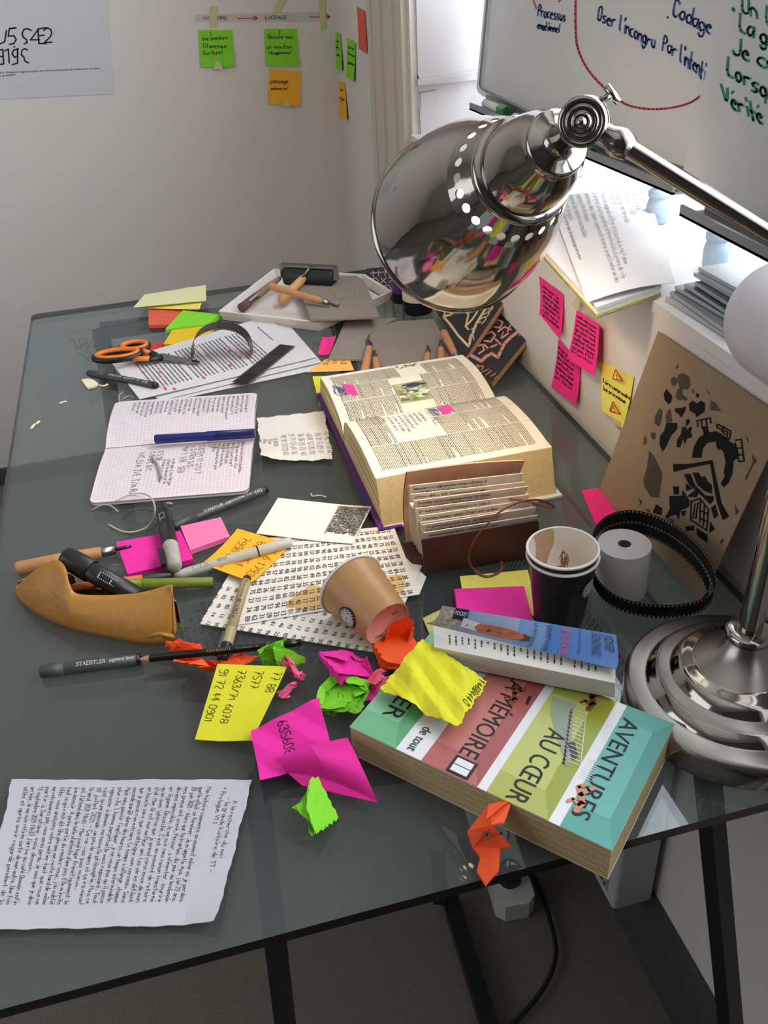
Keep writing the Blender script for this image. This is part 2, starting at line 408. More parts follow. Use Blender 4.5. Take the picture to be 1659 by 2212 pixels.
# ------------------------------------------------------------------ things below the desk
ps = thing('power_strip', 'white power strip on the floor below the desk edge, black plug in its end socket', 'power strip', Z((1112, 1945), 0))
b = MB(); WP = mat('white_plastic', (206, 208, 200), .4, var=.03)
a0, a1 = Z((1118, 1955), .04), Z((1035, 1690), .04); d = _unit(a1-a0); s = np.cross(d, V(0, 0, 1))
w_ = .031
out = []
for t, e in ((0, .6), (.012, 1), (.34, 1), (.352, .6)):
    out.append(a0+d*t+s*w_*e)
for t, e in ((.352, .6), (.34, 1), (.012, 1), (0, .6)):
    out.append(a0+d*t-s*w_*e)
b.prism([(p[0], p[1], .002) for p in out], (0, 0, .038), WP); b.build('housing', ps)
for i in range(4):
    c = a0+d*(.045+i*.085); b = MB()
    b.lathe([(0, .021), (.0015, .021), (.0015, .018), (.0002, .017), (.0002, 0)], (c[0], c[1], .0402), (0, 0, 1), WP, 24); o = b.build('socket', ps)
    b = MB()
    for k in (-1, 1): q = c+s*.0095*k; b.lathe([(0, .0028), (.0006, .0028), (.0006, 0)], (q[0], q[1], .0402), (0, 0, 1), INK, 10)
    b.build('contact_hole', o, kind=None)
b = MB(); c = a0+d*.045
b.lathe([(0, .018), (.025, .018), (.034, .012), (.034, 0)], (c[0], c[1], .0425), (0, 0, 1), BLACKP, 20)
path = [(c[0], c[1], .07)]+[Z(p, .01) for p in ((1150, 1890), (1180, 1960), (1200, 2040), (1195, 2090), (1170, 2140), (1130, 2190), (1080, 2240))]
def spline(P, n=6):
    P = [np.array(p, float) for p in P]; out = []
    Q = [2*P[0]-P[1]]+P+[2*P[-1]-P[-2]]
    for i in range(1, len(Q)-2):
        for k in range(n):
            t = k/n; out.append(.5*((2*Q[i])+(-Q[i-1]+Q[i+1])*t+(2*Q[i-1]-5*Q[i]+4*Q[i+1]-Q[i+2])*t*t+(-Q[i-1]+3*Q[i]-3*Q[i+1]+Q[i+2])*t**3))
    return out+[P[-1]]
b.tube(spline(path), .0035, BLACKP, 8)
b.build('plug_cable', None, 'black plug and cable leading from the white power strip across the floor', 'cable')
pc = thing('computer_tower', 'white computer tower with perforated panels standing below the desk by the wall', 'computer', (.42, .85, 0))
b = MB(); WPC = mat('white_steel_case', (176, 178, 182), .5, var=.03); HOLE = mat('vent_black', (10, 10, 11), .8)
px0, px1, py0, py1, pz = .446, .506, .665, 1.28, .45
b.prism([(x, y, .15) for x, y in rr(px0, py0, px1, py1, .006)], (0, 0, pz), WPC); b.build('case', pc)
b = MB(); b.box((px0+.02, py0+.28, 0), (px1-.012, py1-.02, .15), WPC); b.build('plinth', pc)
b = MB(); b.box((px0-.0012, py0+.02, .165), (px0, py1-.02, .585), mat('pale_mesh_panel', (150, 150, 140), .5)); 
for i in range(44):
    for j in range(60):
        y = py0+.028+j*.0098+(i % 2)*.0049; z = .172+i*.0092
        if y < py1-.025: b.lathe([(0, .0036), (.0002, .0001)], (px0-.0014, y, z), (-1, 0, 0), HOLE, 6, False)
b.build('mesh_panel', pc)
b = MB()
for z, r in ((.55, .006), (.52, .003), (.50, .003), (.48, .004)): b.lathe([(0, r), (.001, r), (.001, .0001)], (px1-.02, py0-.0002, z), (0, -1, 0), HOLE, 14)
b.build('front_ports', pc, kind='stuff')
b = MB(); b.box((px0-.14, py0+.50, .002), (px0-.02, py1+.12, .34), mat('dark_mesh_box', (34, 38, 42), .6, kind='voronoi', scale=220, rgb2=(70, 76, 82)))
b.build('dark_mesh_case', None, 'dark fine-mesh case standing on the floor left of the white computer tower', 'computer speaker')

# ------------------------------------------------------------------ notes, tape and poster on the back wall
BW = lambda p: PY(p, WB-.0012)
def wallnote(name, pts, m, label, cat, un=PY, pl=WB, lines=(), seed=1, wd=.6, lift=0.006, group=None, sgn=-1, ink=None):
    """note stuck along its top edge: corner order TL,TR,BR,BL in the photo"""
    b = MB(); c = [un(p, pl+sgn*.0008) for p in pts]
    n = V(0, 1, 0) if un is PY else V(1, 0, 0)
    c[2] = un(pts[2], pl+sgn*lift); c[3] = un(pts[3], pl+sgn*lift)
    f = lambda u, v: c[0]*(1-u)*(1-v)+c[1]*u*(1-v)+c[2]*u*v+c[3]*(1-u)*v + n*sgn*(.0006+lift*.7*(v**2-v))
    vs = [f(i/4, j/6) for j in range(7) for i in range(5)]; lo = [p-n*sgn*.0004 for p in vs]
    fs = [(j*5+i, j*5+i+1, (j+1)*5+i+1, (j+1)*5+i) for j in range(6) for i in range(4)]
    b.add(vs, fs, m, True); b.add(lo, fs, m)
    P = [np.array(p, float) for p in pts]
    def inv(x, y):
        # bilinear position by one Newton style solve on the photo quad
        u = v = .5; t = np.array((x, y))
        for _ in range(6):
            q = P[0]*(1-u)*(1-v)+P[1]*u*(1-v)+P[2]*u*v+P[3]*(1-u)*v; du = (P[1]-P[0])*(1-v)+(P[2]-P[3])*v; dv = (P[3]-P[0])*(1-u)+(P[2]-P[1])*u
            e = t-q; det = du[0]*dv[1]-du[1]*dv[0]
            if abs(det) < 1e-6: break
            u += (e[0]*dv[1]-e[1]*dv[0])/det; v += (du[0]*e[1]-du[1]*e[0])/det
        return f(u, v)+n*sgn*.0006
    for i, (s, A, B, h) in enumerate(lines): write(b, s, A, B, (0, -h), lambda p: inv(*p), wd, ink or INK, seed+i)
    return b.build(name, None, label, cat, group)
b = MB(); b.prism([PY(p, WB-.0015) for p in ((-160, -60), (228, -60), (245, 203), (-160, 222))], (0, .001, 0), mat('poster_paper', (206, 204, 208), .5, var=.02))
PI_ = lambda p: PY(p, WB-.0022)
for q in (((0, 95), (10, 90), (14, 66)), ((20, 62), (35, 60), (20, 62), (18, 78), (30, 77), (35, 85), (30, 94), (20, 96)), ((68, 66), (60, 62), (52, 63), (48, 72), (50, 80), (58, 86), (58, 92), (52, 95)),
          ((100, 60), (84, 62), (66, 86), (86, 86)), ((82, 62), (84, 94), (100, 94)), ((84, 77), (96, 76)), ((94, 66), (102, 60), (110, 64), (112, 72), (108, 80), (96, 92), (113, 91)),
          ((0, 108), (6, 107), (8, 138), (0, 139)), ((0, 122), (6, 122)), ((10, 110), (18, 106), (20, 136)), ((40, 105), (30, 108), (26, 116), (32, 124), (38, 120), (38, 106), (38, 136), (26, 140)), ((30, 100), (31, 102)),
          ((60, 108), (54, 105), (48, 108), (46, 118), (52, 124), (54, 132), (62, 136))):
    ribbon(b, q, 1.6, INK, lambda x, y: PI_((x, y)))
printed(b, 'le n: Dirigeant crugivore ayant une volonté compulsive de rembourser sa dette', (0, 159), (215, 149), (0, -4.5), PI_, INK)
printed(b, 's la société', (0, 166), (33, 163), (0, -4.5), PI_, INK)
b.build('poster', None, 'white poster with black symbol lettering on the wall, upper left', 'poster')
TAPE = mat('masking_tape', (206, 194, 140), .7, var=.05); CLT = mat('clear_tape_strip', (196, 190, 184), .4, var=.04)
def flat(name, pts, m, label, cat, un=PY, pl=WB, group=None, off=.0006):
    b = MB(); n = V(0, .0004, 0) if un is PY else V(.0004, 0, 0)
    b.prism([un(p, pl-off) for p in pts], n, m); return b.build(name, None, label, cat, group)
b = MB(); b.prism([PY(p, WB-.0007) for p in ((421, 32), (700, 25), (711, 36), (700, 46), (421, 47))], (0, .0004, 0), CLT)
LB = lambda p: PY(p, WB-.0012)
write(b, 'HISTOIRE', (440, 43), (492, 43), (0, -8), LB, .6, GREYINK, 3); write(b, 'ENCRAGE', (573, 42), (622, 41), (0, -8), LB, .6, GREYINK, 4)
for q in (((513, 40), (555, 39)), ((547, 34), (556, 39), (549, 44)), ((668, 37), (712, 36)), ((705, 30), (712, 36), (707, 41))): ribbon(b, q, 1.1, REDINK, lambda x, y: LB((x, y)))
b.build('label_strip', None, 'long grey paper strip on the wall with handwritten headings and pink arrows', 'paper strip')
flat('masking_tape_piece', ((453, 13), (470, 14), (468, 61), (452, 60)), TAPE, 'short vertical masking tape piece above the left green note', 'tape', off=.0015)
flat('masking_tape_piece', ((600, 0), (620, 0), (602, 30), (588, 28)), TAPE, 'slanted masking tape piece above the green sheep note, ending at the strip', 'tape', off=.0014)
flat('masking_tape_piece', ((687, -10), (703, -10), (704, 60), (694, 70)), TAPE, 'vertical masking tape piece crossing the right end of the grey strip', 'tape', off=.0015)
wallnote('sticky_note', ((428, 65), (502, 65), (507, 145), (434, 145)), GREEN, 'green sticky note on the wall under the left strip heading, reading une aventure', 'sticky note', lines=(('1', (454, 78), (457, 78), 8), ('Une aventure', (437, 87), (493, 84), 8), ('Titanesque', (437, 103), (491, 102), 9), ('(Ecriture)', (437, 118), (482, 116), 8)), seed=5)
wallnote('sticky_note', ((571, 63), (641, 62), (646, 143), (574, 143)), GREEN, 'green sticky note on the wall reading dessine-moi un mouton', 'sticky note', lines=(('2', (602, 74), (606, 74), 8), ('Dessine-moi', (579, 83), (633, 83), 9), ('un mouton', (576, 105), (632, 104), 9), ('(Imaginaire)', (580, 117), (630, 116), 7)), seed=9)
wallnote('sticky_note', ((582, 149), (651, 155), (647, 230), (579, 224)), AMB, 'ochre yellow sticky note on the wall reading passage mémoriel', 'sticky note', lines=(('passage', (584, 179), (624, 179), 9), ('mémoriel', (586, 194), (622, 194), 8)), seed=12)
flat('clear_tape_piece', ((466, 131), (474, 131), (481, 150), (461, 149)), mat('tape_over_note', (206, 204, 150), .4, var=.04), 'small clear tape piece at the foot of the left green note', 'tape', off=.009)
flat('clear_tape_piece', ((617, 214), (624, 218), (626, 232), (612, 230)), MATS['tape_over_note'], 'small clear tape piece at the foot of the ochre note', 'tape', off=.009)
XN = XR
wallnote('sticky_note', ((771, 15), (788, 23), (793, 117), (775, 105)), CORAL, 'narrow red sticky note beside the white door casing', 'sticky note', PX, XN, seed=3)
wallnote('sticky_note', ((719, 66), (736, 73), (739, 154), (721, 146)), GREEN, 'green sticky note just right of the wall corner', 'sticky note', PX, XN, lines=(('une', (722, 88), (732, 92), 6), ('idée', (722, 102), (732, 105), 6), ('écran', (722, 118), (734, 122), 6)))
wallnote('sticky_note', ((750, 82), (769, 92), (764, 177), (747, 166)), GREEN, 'green sticky note between the wall corner note and the red note', 'sticky note', PX, XN, lines=(('lire', (752, 104), (766, 108), 6), ('les vues', (752, 116), (766, 124), 6), ('gestes', (752, 136), (766, 142), 6)))
wallnote('sticky_note', ((726, 172), (745, 180), (750, 261), (731, 247)), AMB, 'light orange sticky note below the green note at the wall corner', 'sticky note', PX, XN, lines=(('ici', (735, 195), (742, 198), 6), ('le jeu', (732, 212), (744, 218), 6)))
# notes hanging outside the frame that show only as reflections in the glass
def refnote(x, z, m, label):
    b = MB(); b.box((x, WB-.002, z), (x+.076, WB-.001, z+.076), m); b.build('sticky_note', None, label, 'sticky note')
refnote(-.60, 1.12, GREEN, 'green sticky note mirrored in the left part of the glass desk')
refnote(-.80, 1.24, AMB, 'ochre sticky note mirrored at the left edge of the glass desk')
refnote(.26, 1.20, mat('dark_red_paper', (170, 40, 40), .7), 'dark red sticky note mirrored in the glass by the dictionary')

# ------------------------------------------------------------------ whiteboards on the sill, trays and markers
WBM = mat('whiteboard_surface', (196, 198, 198), .3, var=.02, scale=5); ALU = mat('grey_aluminium', (128, 130, 132), .4, metal=.3)
def board(name, X_, pts, label, draw):
    t = thing(name, label, 'whiteboard', (X_, PX(pts[0], X_)[1], SILL+.07))
    b = MB(); c = [PX(p, X_) for p in pts]; b.prism(c, (.012, 0, 0), WBM); 
    draw(b, lambda p: PX(p, X_-.0006)); b.build('panel', t)
    return t, c
def d1(b, un):
    f = lambda x, y: un((x, y))
    write(b, 'Processus', (1161, 33), (1222, 48), (3, -24), un, 1.5, BLUEMARK, 21); write(b, 'emotionnel', (1160, 62), (1208, 70), (3, -17), un, 1.4, BLUEMARK, 22)
    write(b, "Oser", (1290, 44), (1330, 62), (4, -30), un, 1.8, BLUEMARK, 23); write(b, "l'incongru", (1335, 66), (1415, 106), (4, -32), un, 1.8, BLUEMARK, 24)
    write(b, "Par", (1430, 108), (1462, 124), (4, -32), un, 1.8, BLUEMARK, 25); write(b, "l'intenti", (1466, 132), (1524, 174), (4, -36), un, 1.8, BLUEMARK, 26)
    write(b, "Codage", (1452, 34), (1538, 76), (6, -36), un, 2.0, BLUEMARK, 27); write(b, ".", (1440, 38), (1444, 38), (0, -20), un, 1.8, INK, 28)
    ribbon(b, [tuple(p) for p in spline([(1243, -20), (1243, 60), (1248, 105), (1268, 148), (1300, 185), (1335, 215), (1365, 230), (1410, 236), (1455, 232), (1490, 222), (1512, 208)], 5)], 2.2, REDINK, f)
    for q in (((1150, -4), (1158, 18)), ((1210, 0), (1206, 4))): ribbon(b, q, 1.6, REDINK, f)
t1, c1 = board('whiteboard', .625, ((1052, -60), (1029, 190), (1033, 200), (1042, 207), (1500, 425), (1600, 300), (1620, -60)), 'large whiteboard with blue handwriting and a red curve, propped on the window sill', d1)
b = MB()
b.tube([PX(p, .622) for p in ((1058, -60), (1036, 183), (1041, 192), (1052, 199), (1480, 404))], .0018, ALU, 6); b.build('frame', t1)
def d2(b, un):
    write(b, 'Un li', (1603, 24), (1672, 60), (0, -38), un, 2.3, GREENINK, 31); write(b, '"', (1580, 44), (1590, 52), (0, -30), un, 2.3, GREENINK, 32)
    write(b, 'La gam', (1596, 66), (1700, 116), (2, -38), un, 2.6, GREENINK, 33)
    write(b, 'Je cr', (1582, 115), (1676, 158), (2, -36), un, 2.6, GREENINK, 34); write(b, 'Lorsqu', (1570, 162), (1676, 226), (2, -38), un, 2.6, GREENINK, 35)
    write(b, 'Vérité', (1562, 222), (1652, 272), (-6, -40), un, 2.6, GREENINK, 36)
t2, c2_ = board('whiteboard', .600, ((1575, -60), (1476, 366), (1760, 545), (1900, 300), (1900, -60)), 'right whiteboard with green handwriting, overlapping the blue one', d2)
def tray(X_, A, B, label, tk):
    a, c = PX(A, X_), PX(B, X_); t = thing('marker_tray', label, 'marker tray', (X_, a[1], a[2]))
    b = MB(); d = c-a
    for dx, w, z0, h in ((0, .0035, -.004, .012), (0, .034, -.004, .003), (.031, .003, -.004, .022)):
        b.prism([a+V(dx, 0, z0), a+V(dx+w, 0, z0), a+V(dx+w, 0, z0+h), a+V(dx, 0, z0+h)], d, ALU)
    b.build('rail', t); return a, c
ta, tb = tray(.592, (1014, 232), (1452, 414), 'grey marker tray below the left whiteboard, holding markers', .01)
tc_, td_ = tray(.575, (1468, 458), (1760, 610), 'grey marker tray below the right whiteboard', .01)
def marker(A, dirn, L, capm, label, hexcap=True, bodym=None, caplen=.03):
    A = np.array(A, float); d = _unit(np.array(dirn, float)); t = thing('whiteboard_marker', label, 'marker', A, 'markers on the tray')
    b = MB(); b.lathe([(0, .0001), (0, .0075), (L-caplen, .0075), (L-caplen, .006)], A, d, bodym or WP, 20); b.build('barrel', t)
    b = MB(); k = 6 if hexcap else 20
    b.lathe([(L-caplen, .0085), (L-caplen, .0098), (L-.003, .0098), (L, .0085), (L, .0055), (L-.002, .0055), (L-.002, .0001)], A, d, capm, k, not hexcap); b.build('cap', t)
GC = mat('green_cap_plastic', (10, 110, 58), .35); BC = mat('blue_cap_plastic', (40, 60, 140), .35)
dr = _unit(tb-ta)
marker(PX((1044, 232), .600)+V(0.004, 0, .006), dr, .105, GC, 'white marker with hexagonal green cap lying nearest the left end of the tray')
marker(PX((1112, 262), .612)+V(0.0, 0, .006), dr, .12, BC, 'white marker with blue end lying behind the lamp shade on the tray', False)
marker(PX((1265, 335), .600)-dr*.085+V(.002, 0, .004), dr, .10, GC, 'marker on the tray whose green hexagonal cap shows under the lamp joint')
# ribbed bottles that carry the trays
def bottle(px, X_, h, label):
    p = PX(px, X_) if X_ else Z(px, SILL); p[2] = SILL; t = thing('small_bottle', label, 'bottle', p, 'white bottles under the trays')
    BM = mat('pale_blue_plastic', (176, 196, 220), .5, var=.1, scale=30)
    b = MB(); b.lathe([(0, .0001), (0, .013), (.003, .0145), (.022, .0155), (.030, .0135), (.034, .0105), (.036, .0105)], p, (0, 0, 1), BM, 24); b.build('body', t)
    b = MB(); b.lathe([(.034, .0105), (.034, .0145), (.040, .0150), (.043, .0125), (.045, .0095), (h, .0085), (h, .0001)], p, (0, 0, 1), BM, 24)
    for i in range(16):
        a = i*math.pi/8; q = p+V(math.cos(a)*.009, math.sin(a)*.009, .045); b.tube([q, q+V(0, 0, h-.046)], .0007, INK if i % 3 == 0 else BM, 4)
    b.build('ribbed_cap', t)
hb = ta[2]-SILL-.005
bottle((1543, 578), None, hb, 'small pale bottle with ribbed cap on the sill beside the stack of magazines')
bottle((1418, 480), None, hb, 'small pale bottle with ribbed cap behind the far corner of the grid notebook')
bottle((1242, 380), None, hb, 'small pale bottle on the sill just right of the lamp shade cap')
bottle((1075, 300), None, hb, 'small pale bottle on the sill behind the top of the lamp shade')
# ================================================================== desk objects
# ---- lamp
lampth = thing('desk_lamp', 'nickel desk lamp with perforated bell shade and stepped round base', 'lamp', (.415, .487, T))
bc = V(.415, .487, T)
b = MB(); b.lathe([(0, .0935), (.001, .0945), (.021, .0945)], bc, (0, 0, 1), CHROME, 96)
b.lathe([(.021, .0945), (.0245, .093), (.026, .090), (.0265, .078), (.027, .0765)], bc, (0, 0, 1), SATIN, 96)
b.lathe([(.027, .0765), (.036, .070), (.0365, .0685)], bc, (0, 0, 1), CHROME, 96)
b.lathe([(.0365, .0685), (.038, .066), (.0385, .0585), (.039, .0575)], bc, (0, 0, 1), SATIN, 96)
b.lathe([(.039, .0575), (.046, .053), (.049, .049), (.049, .047), (.051, .045), (.051, .041), (.053, .039)], bc, (0, 0, 1), CHROME, 96)
b.lathe([(.053, .039), (.060, .030), (.068, .022), (.074, .0185), (.078, .017)], bc, (0, 0, 1), SATIN, 96)
b.lathe([(.078, .017), (.081, .019), (.085, .019), (.087, .0165), (.087, .009)], bc, (0, 0, 1), CHROME, 64); b.build('base', lampth)
SH = dict(d0=.88, d1=.645)
P0 = PD((987, 483), SH['d0']); J = PD((1262, 262), SH['d1'])
ax = _unit(J-P0); LL = np.linalg.norm(J-P0)
# pole top = where the arm, seen as a straight line in the photo, meets the pole
zt = 1.03
for z in np.arange(1.0, 1.2, .002):
    q = R.T@(V(bc[0], bc[1], z)-EYE); qx, qy = 829.5+q[0]/-q[2]*FPX, 1106-q[1]/-q[2]*FPX
    if qy < 300+(qx-1335)*.633: zt = z; break
topj = V(bc[0], bc[1], zt)
b = MB(); b.lathe([(.087, .0098), (zt-T-.02, .0098)], bc, (0, 0, 1), CHROME, 32); b.build('pole', lampth)
b = MB(); b.lathe([(-.026, .0105), (-.02, .0125), (.01, .0125), (.014, .010), (.014, .0001)], topj, (0, 0, 1), CHROME, 28)
b.lathe([(-.014, .0001), (-.014, .011), (.014, .011), (.014, .0001)], topj, V(-.6, .8, 0), CHROME, 28); b.build('elbow_joint', lampth)
ad = _unit(J-topj); AL = np.linalg.norm(J-topj)
b = MB(); b.lathe([(0, .0055), (AL-.030, .0055)], topj, ad, CHROME, 28)
b.lathe([(AL-.034, .0056), (AL-.034, .0075), (AL-.030, .0085), (AL-.026, .0095), (AL-.022, .0085), (AL-.018, .0068), (AL-.010, .0068)], topj, ad, CHROME, 28); b.build('arm', lampth)
vj = _unit(EYE-J+V(-.10, 0, -.02)); b = MB()            # knuckle: two discs, turned to face the viewer's side
jd = [(-.011, .0001), (-.011, .0135), (-.009, .0152), (-.0008, .0155), (0, .0145), (.0008, .0155), (.009, .0155), (.011, .014), (.0105, .0118), (.0095, .0112), (.0100, .0100), (.0122, .0092), (.0105, .0078), (.0105, .0060), (.0135, .0055), (.0135, .0040), (.0125, .0036), (.0150, .0030), (.0165, .0014), (.0165, .0001)]
b.lathe(jd, J, vj, CHROME, 48); b.build('knuckle_joint', lampth)
b = MB(); s_ = _unit(np.cross(vj, ad)); sc = s_ if s_[2] > 0 else -s_
b.tube([J+sc*.012-vj*.004, J+sc*.021-vj*.004+ad*-.006], .0022, CHROME, 10); b.tube([J+sc*.019-vj*.004+ad*-.012, J+sc*.023-vj*.004], .0026, CHROME, 8); b.build('wing_screw', lampth)
RS = .0785; k = LL/.27
# outer bell with a ring of round holes, built cell by cell so that the holes are open
def bell_r(t):                                           # t from the rim
    pts = [(0, RS), (.02, RS*.985), (.05, RS*.94), (.08, RS*.865), (.11, RS*.755), (.135, RS*.63), (.155, RS*.49), (.164, RS*.43)]
    t = t/k
    for (a, ra), (c, rc) in zip(pts[:-1], pts[1:]):
        if t <= c: return ra+(rc-ra)*(t-a)/(c-a)
    return pts[-1][1]
ex = _unit(np.cross(ax, V(0, 0, 1))); ey = np.cross(ex, ax)
def onbell(t, a, dr=0.0): r = bell_r(t)-dr; return P0+ax*t+(ex*math.cos(a)+ey*math.sin(a))*r
SHADE = CHROME
INNER = mat('shade_inside_white', (236, 232, 224), .45, var=.02)
NH = 24; th0, th1 = .134*k, .152*k
for nm, dr, m in (('shade', 0.0, SHADE), ('shade_lining', .0012, INNER)):
    b = MB(); nseg = NH*4
    ts = [th0*i/14 for i in range(15)]
    for lst in (ts, [th1+(.166*k-th1)*i/4 for i in range(5)]):
        vs = [onbell(t, 2*math.pi*i/nseg, dr) for t in lst for i in range(nseg)]
        b.add(vs, [(j*nseg+i, j*nseg+(i+1) % nseg, (j+1)*nseg+(i+1) % nseg, (j+1)*nseg+i) for j in range(len(lst)-1) for i in range(nseg)], m, True)
    for h in range(NH):                                  # square cell with a round opening
        a0, a1 = 2*math.pi*h/NH, 2*math.pi*(h+1)/NH; ac = (a0+a1)/2; tc = (th0+th1)/2; nn = 24
        rr_ = .0036; ra = bell_r(tc)
        outer, inner = [], []
        for i in range(nn):
            q = 2*math.pi*i/nn+math.pi/4; c_, s_ = math.cos(q), math.sin(q); f_ = 1/max(abs(c_), abs(s_))
            outer.append(onbell(tc+(th1-th0)/2*s_*f_, ac+(a1-a0)/2*c_*f_, dr)); inner.append(onbell(tc+rr_*s_, ac+rr_*c_/ra, dr))
        b.add(outer+inner, [(i, (i+1) % nn, nn+(i+1) % nn, nn+i) for i in range(nn)], m, True)
    if nm == 'shade':
        b.lathe([(-.0025, RS-.002), (-.003, RS), (-.001, RS+.0022), (.002, RS+.0018), (.0035, RS-.0002)], P0, ax, SHADE, 96)
        o = b.build(nm, lampth); shade_o = o
    else: b.build(nm, shade_o)
b = MB()
b.lathe([(.160*k, .0355), (.160*k, .0395), (.164*k, .0405), (.168*k, .039), (.169*k, .0350)], P0, ax, CHROME, 72)
b.lathe([(.169*k, .0350), (.18*k, .0345), (.195*k, .0325), (.21*k, .0285), (.220*k, .0235), (.224*k, .0225), (.228*k, .0225), (.230*k, .0205), (.230*k, .013), (.236*k, .0098), (.243*k, .0088), (.250*k, .0098), (.262*k, .0092)], P0, ax, CHROME, 72)
b.build('shade_cap', lampth)
bulbc = P0+ax*.075
BULB = mat('glowing_bulb', (255, 240, 215), .3, emit=(1.0, .80, .52), estr=25)
b = MB(); b.lathe([(.045-.075+.0, .0001)]+[(.045-.0+(-.024)*math.cos(t)+.0-.045, .024*math.sin(t)) for t in [.25*i for i in range(1, 10)]]+[(.035, .012), (.06, .012)], bulbc, ax, BULB, 32)
b.build('bulb', lampth)
pl = bpy.data.lights.new('lamp_light', 'POINT'); pl.energy = LAMP_POWER; pl.color = (1.0, .80, .55); pl.shadow_soft_size = .02
plo = bpy.data.objects.new('lamp_light', pl); COL.objects.link(plo); plo.location = P0+ax*.040

# ---- helpers for pens
def pen(name, A, B, r, parts, label, cat='pen', group=None, rest=None, texts=(), clip=None, org=None):
    """parts: (part name, material, [(fraction of length, radius factor)...]); A tip/back, B other end, world points"""
    A, B = np.array(A, float), np.array(B, float); d = _unit(B-A); L = np.linalg.norm(B-A)
    t = thing(name, label, cat, A+(B-A)/2-V(0, 0, r), group)
    side = _unit(np.cross(d, V(0, 0, 1))); up = np.cross(side, d)
    if side@V(0, -1, 0) < 0: side = -side
    for pn, m, prof in parts:
        b = MB(); b.lathe([(f*L, k_*r) for f, k_ in prof], A, d, m, 24)
        for tx in texts:
            if tx[0] == pn:
                _, s, f0, f1, hh, m2, style = tx[:7]; b0 = tx[7] if len(tx) > 7 else 0.35
                n0 = 1 if f1 > f0 else -1
                def un(p, f0=f0, f1=f1, n0=n0, b0=b0, pf=prof):
                    f = f0+(f1-f0)*p[0]; kk = 1
                    for (fa, ka), (fb, kb) in zip(pf[:-1], pf[1:]):
                        if min(fa, fb) <= f <= max(fa, fb) and fb != fa: kk = ka+(kb-ka)*(f-fa)/(fb-fa)
                    rr = r*kk+.00025; a = b0-p[1]*n0*(1 if np.cross(side, up)@d < 0 else 1)/rr*sgn_
                    return A+d*f*L+(side*math.sin(a)+up*math.cos(a))*rr
                # text upright as read with "up" pointing away from the viewer when n0*d runs to the right
                rt = d*n0; sgn_ = n0 if (np.cross(up, rt)@V(0, 1, 0)) > 0 else n0
                if rt@V(1, 0, 0) >= 0: sg = 1
                else: sg = -1
                sgn_ = n0*sg
                if style == 'print': printed(b, s, (0, -hh/2), (1, -hh/2), (0, hh), un, m2)
                else: write(b, s, (0, -hh/2), (1, -hh/2), (0, hh), un, .0, m2)
        lastp = b.build(pn, t)
        if pn in ('cap', 'white_cap'): capo = lastp
    if clip:
        f0, f1, m, w, ang = clip; b = MB(); cd = side*math.sin(ang)+up*math.cos(ang); wd = np.cross(cd, d)
        p, q = A+d*L*f0+cd*r*1.02, A+d*L*f1+cd*r*1.02
        b.prism([p-wd*w, p+wd*w, p+wd*w+cd*r*.55, p-wd*w+cd*r*.55], (q-p), m); b.build('clip', capo)
    return t
WHT = mat('white_print', (226, 224, 220), .5)
def liner(pa, pb, za, zb, label, r=.0052, brand=True, capend=.24, texts=None, cap2=None):
    A, B = Z(pa, T+r+za), Z(pb, T+r+zb)
    return pen('fineliner_pen', A, B, r, [
        ('cap', GREYP, [(0, .0001), (0, .86), (.02, .94), (capend, 1.0), (capend, .9)]),
        ('barrel', GREYP, [(capend, .96), (.96, .9), (.965, .8)]),
        ('end_plug', BLACKP, [(.96, .86), (1.0, .84), (1.0, .0001)])], label, 'pen', texts=texts or ())
r = .0058
liner((88, 1451), (304, 1424), 0, 0, 'dark grey fineliner pen nearest the front, left of the pencil point', .0066, texts=(('barrel', 'STAEDTLER', .37, .66, .0044, WHT, 'print', .35), ('barrel', 'pigment liner', .70, .95, .0036, WHT, 'print', .35)))
liner((373, 1137), (577, 1057), 0, .0, 'dark grey fineliner pen leaning up to the right between the notebook and pink pads', .0056, texts=(('barrel', 'STAEDTLER', .32, .52, .0034, WHT, 'print', .35), ('barrel', 'pigment liner  1.2', .55, .82, .0030, WHT, 'print', .35), ('barrel', '(o)', .86, .93, .005, WHT, 'print', .35)))
liner((192, 806), (338, 833), .0, .0065, 'dark grey fineliner pen lying left of the printed sheets, below the orange scissors', .0060, texts=(('barrel', 'STAEDTLER', .33, .52, .0034, WHT, 'print', .35), ('barrel', 'pigment liner  0.2', .55, .78, .003, WHT, 'print', .35), ('barrel', '(o)', .83, .90, .005, WHT, 'print', .35)))
# pencil
BLAC = mat('black_lacquer', (14, 14, 15), .25)
A, B = Z((296, 1425), T+.013), Z((650, 1388), T+.0108)
REDL = mat('red_foil', (170, 50, 40), .4)
t = pen('pencil', A, B, .0037, [('lead', INK, [(0, .05), (.018, .3)]), ('sharpened_wood', WOOD, [(.018, .3), (.075, .98)]), ('barrel', BLAC, [(.075, 1), (.92, 1), (1.0, 1), (1.0, .0001)])],
        'black pencil with sharpened wooden point lying across the dark pen and the tan pen', 'pencil', texts=(('barrel', 'ANTHRACITE', .42, .57, .0030, mat('bronze_foil', (160, 110, 80), .4), 'print', .5), ('barrel', '710 FRANCE  HB', .60, .74, .0022, MATS['bronze_foil'], 'print', .5), ('barrel', 'Conté', .79, .87, .004, mat('lime_foil', (170, 190, 60), .4), 'print', .4)))
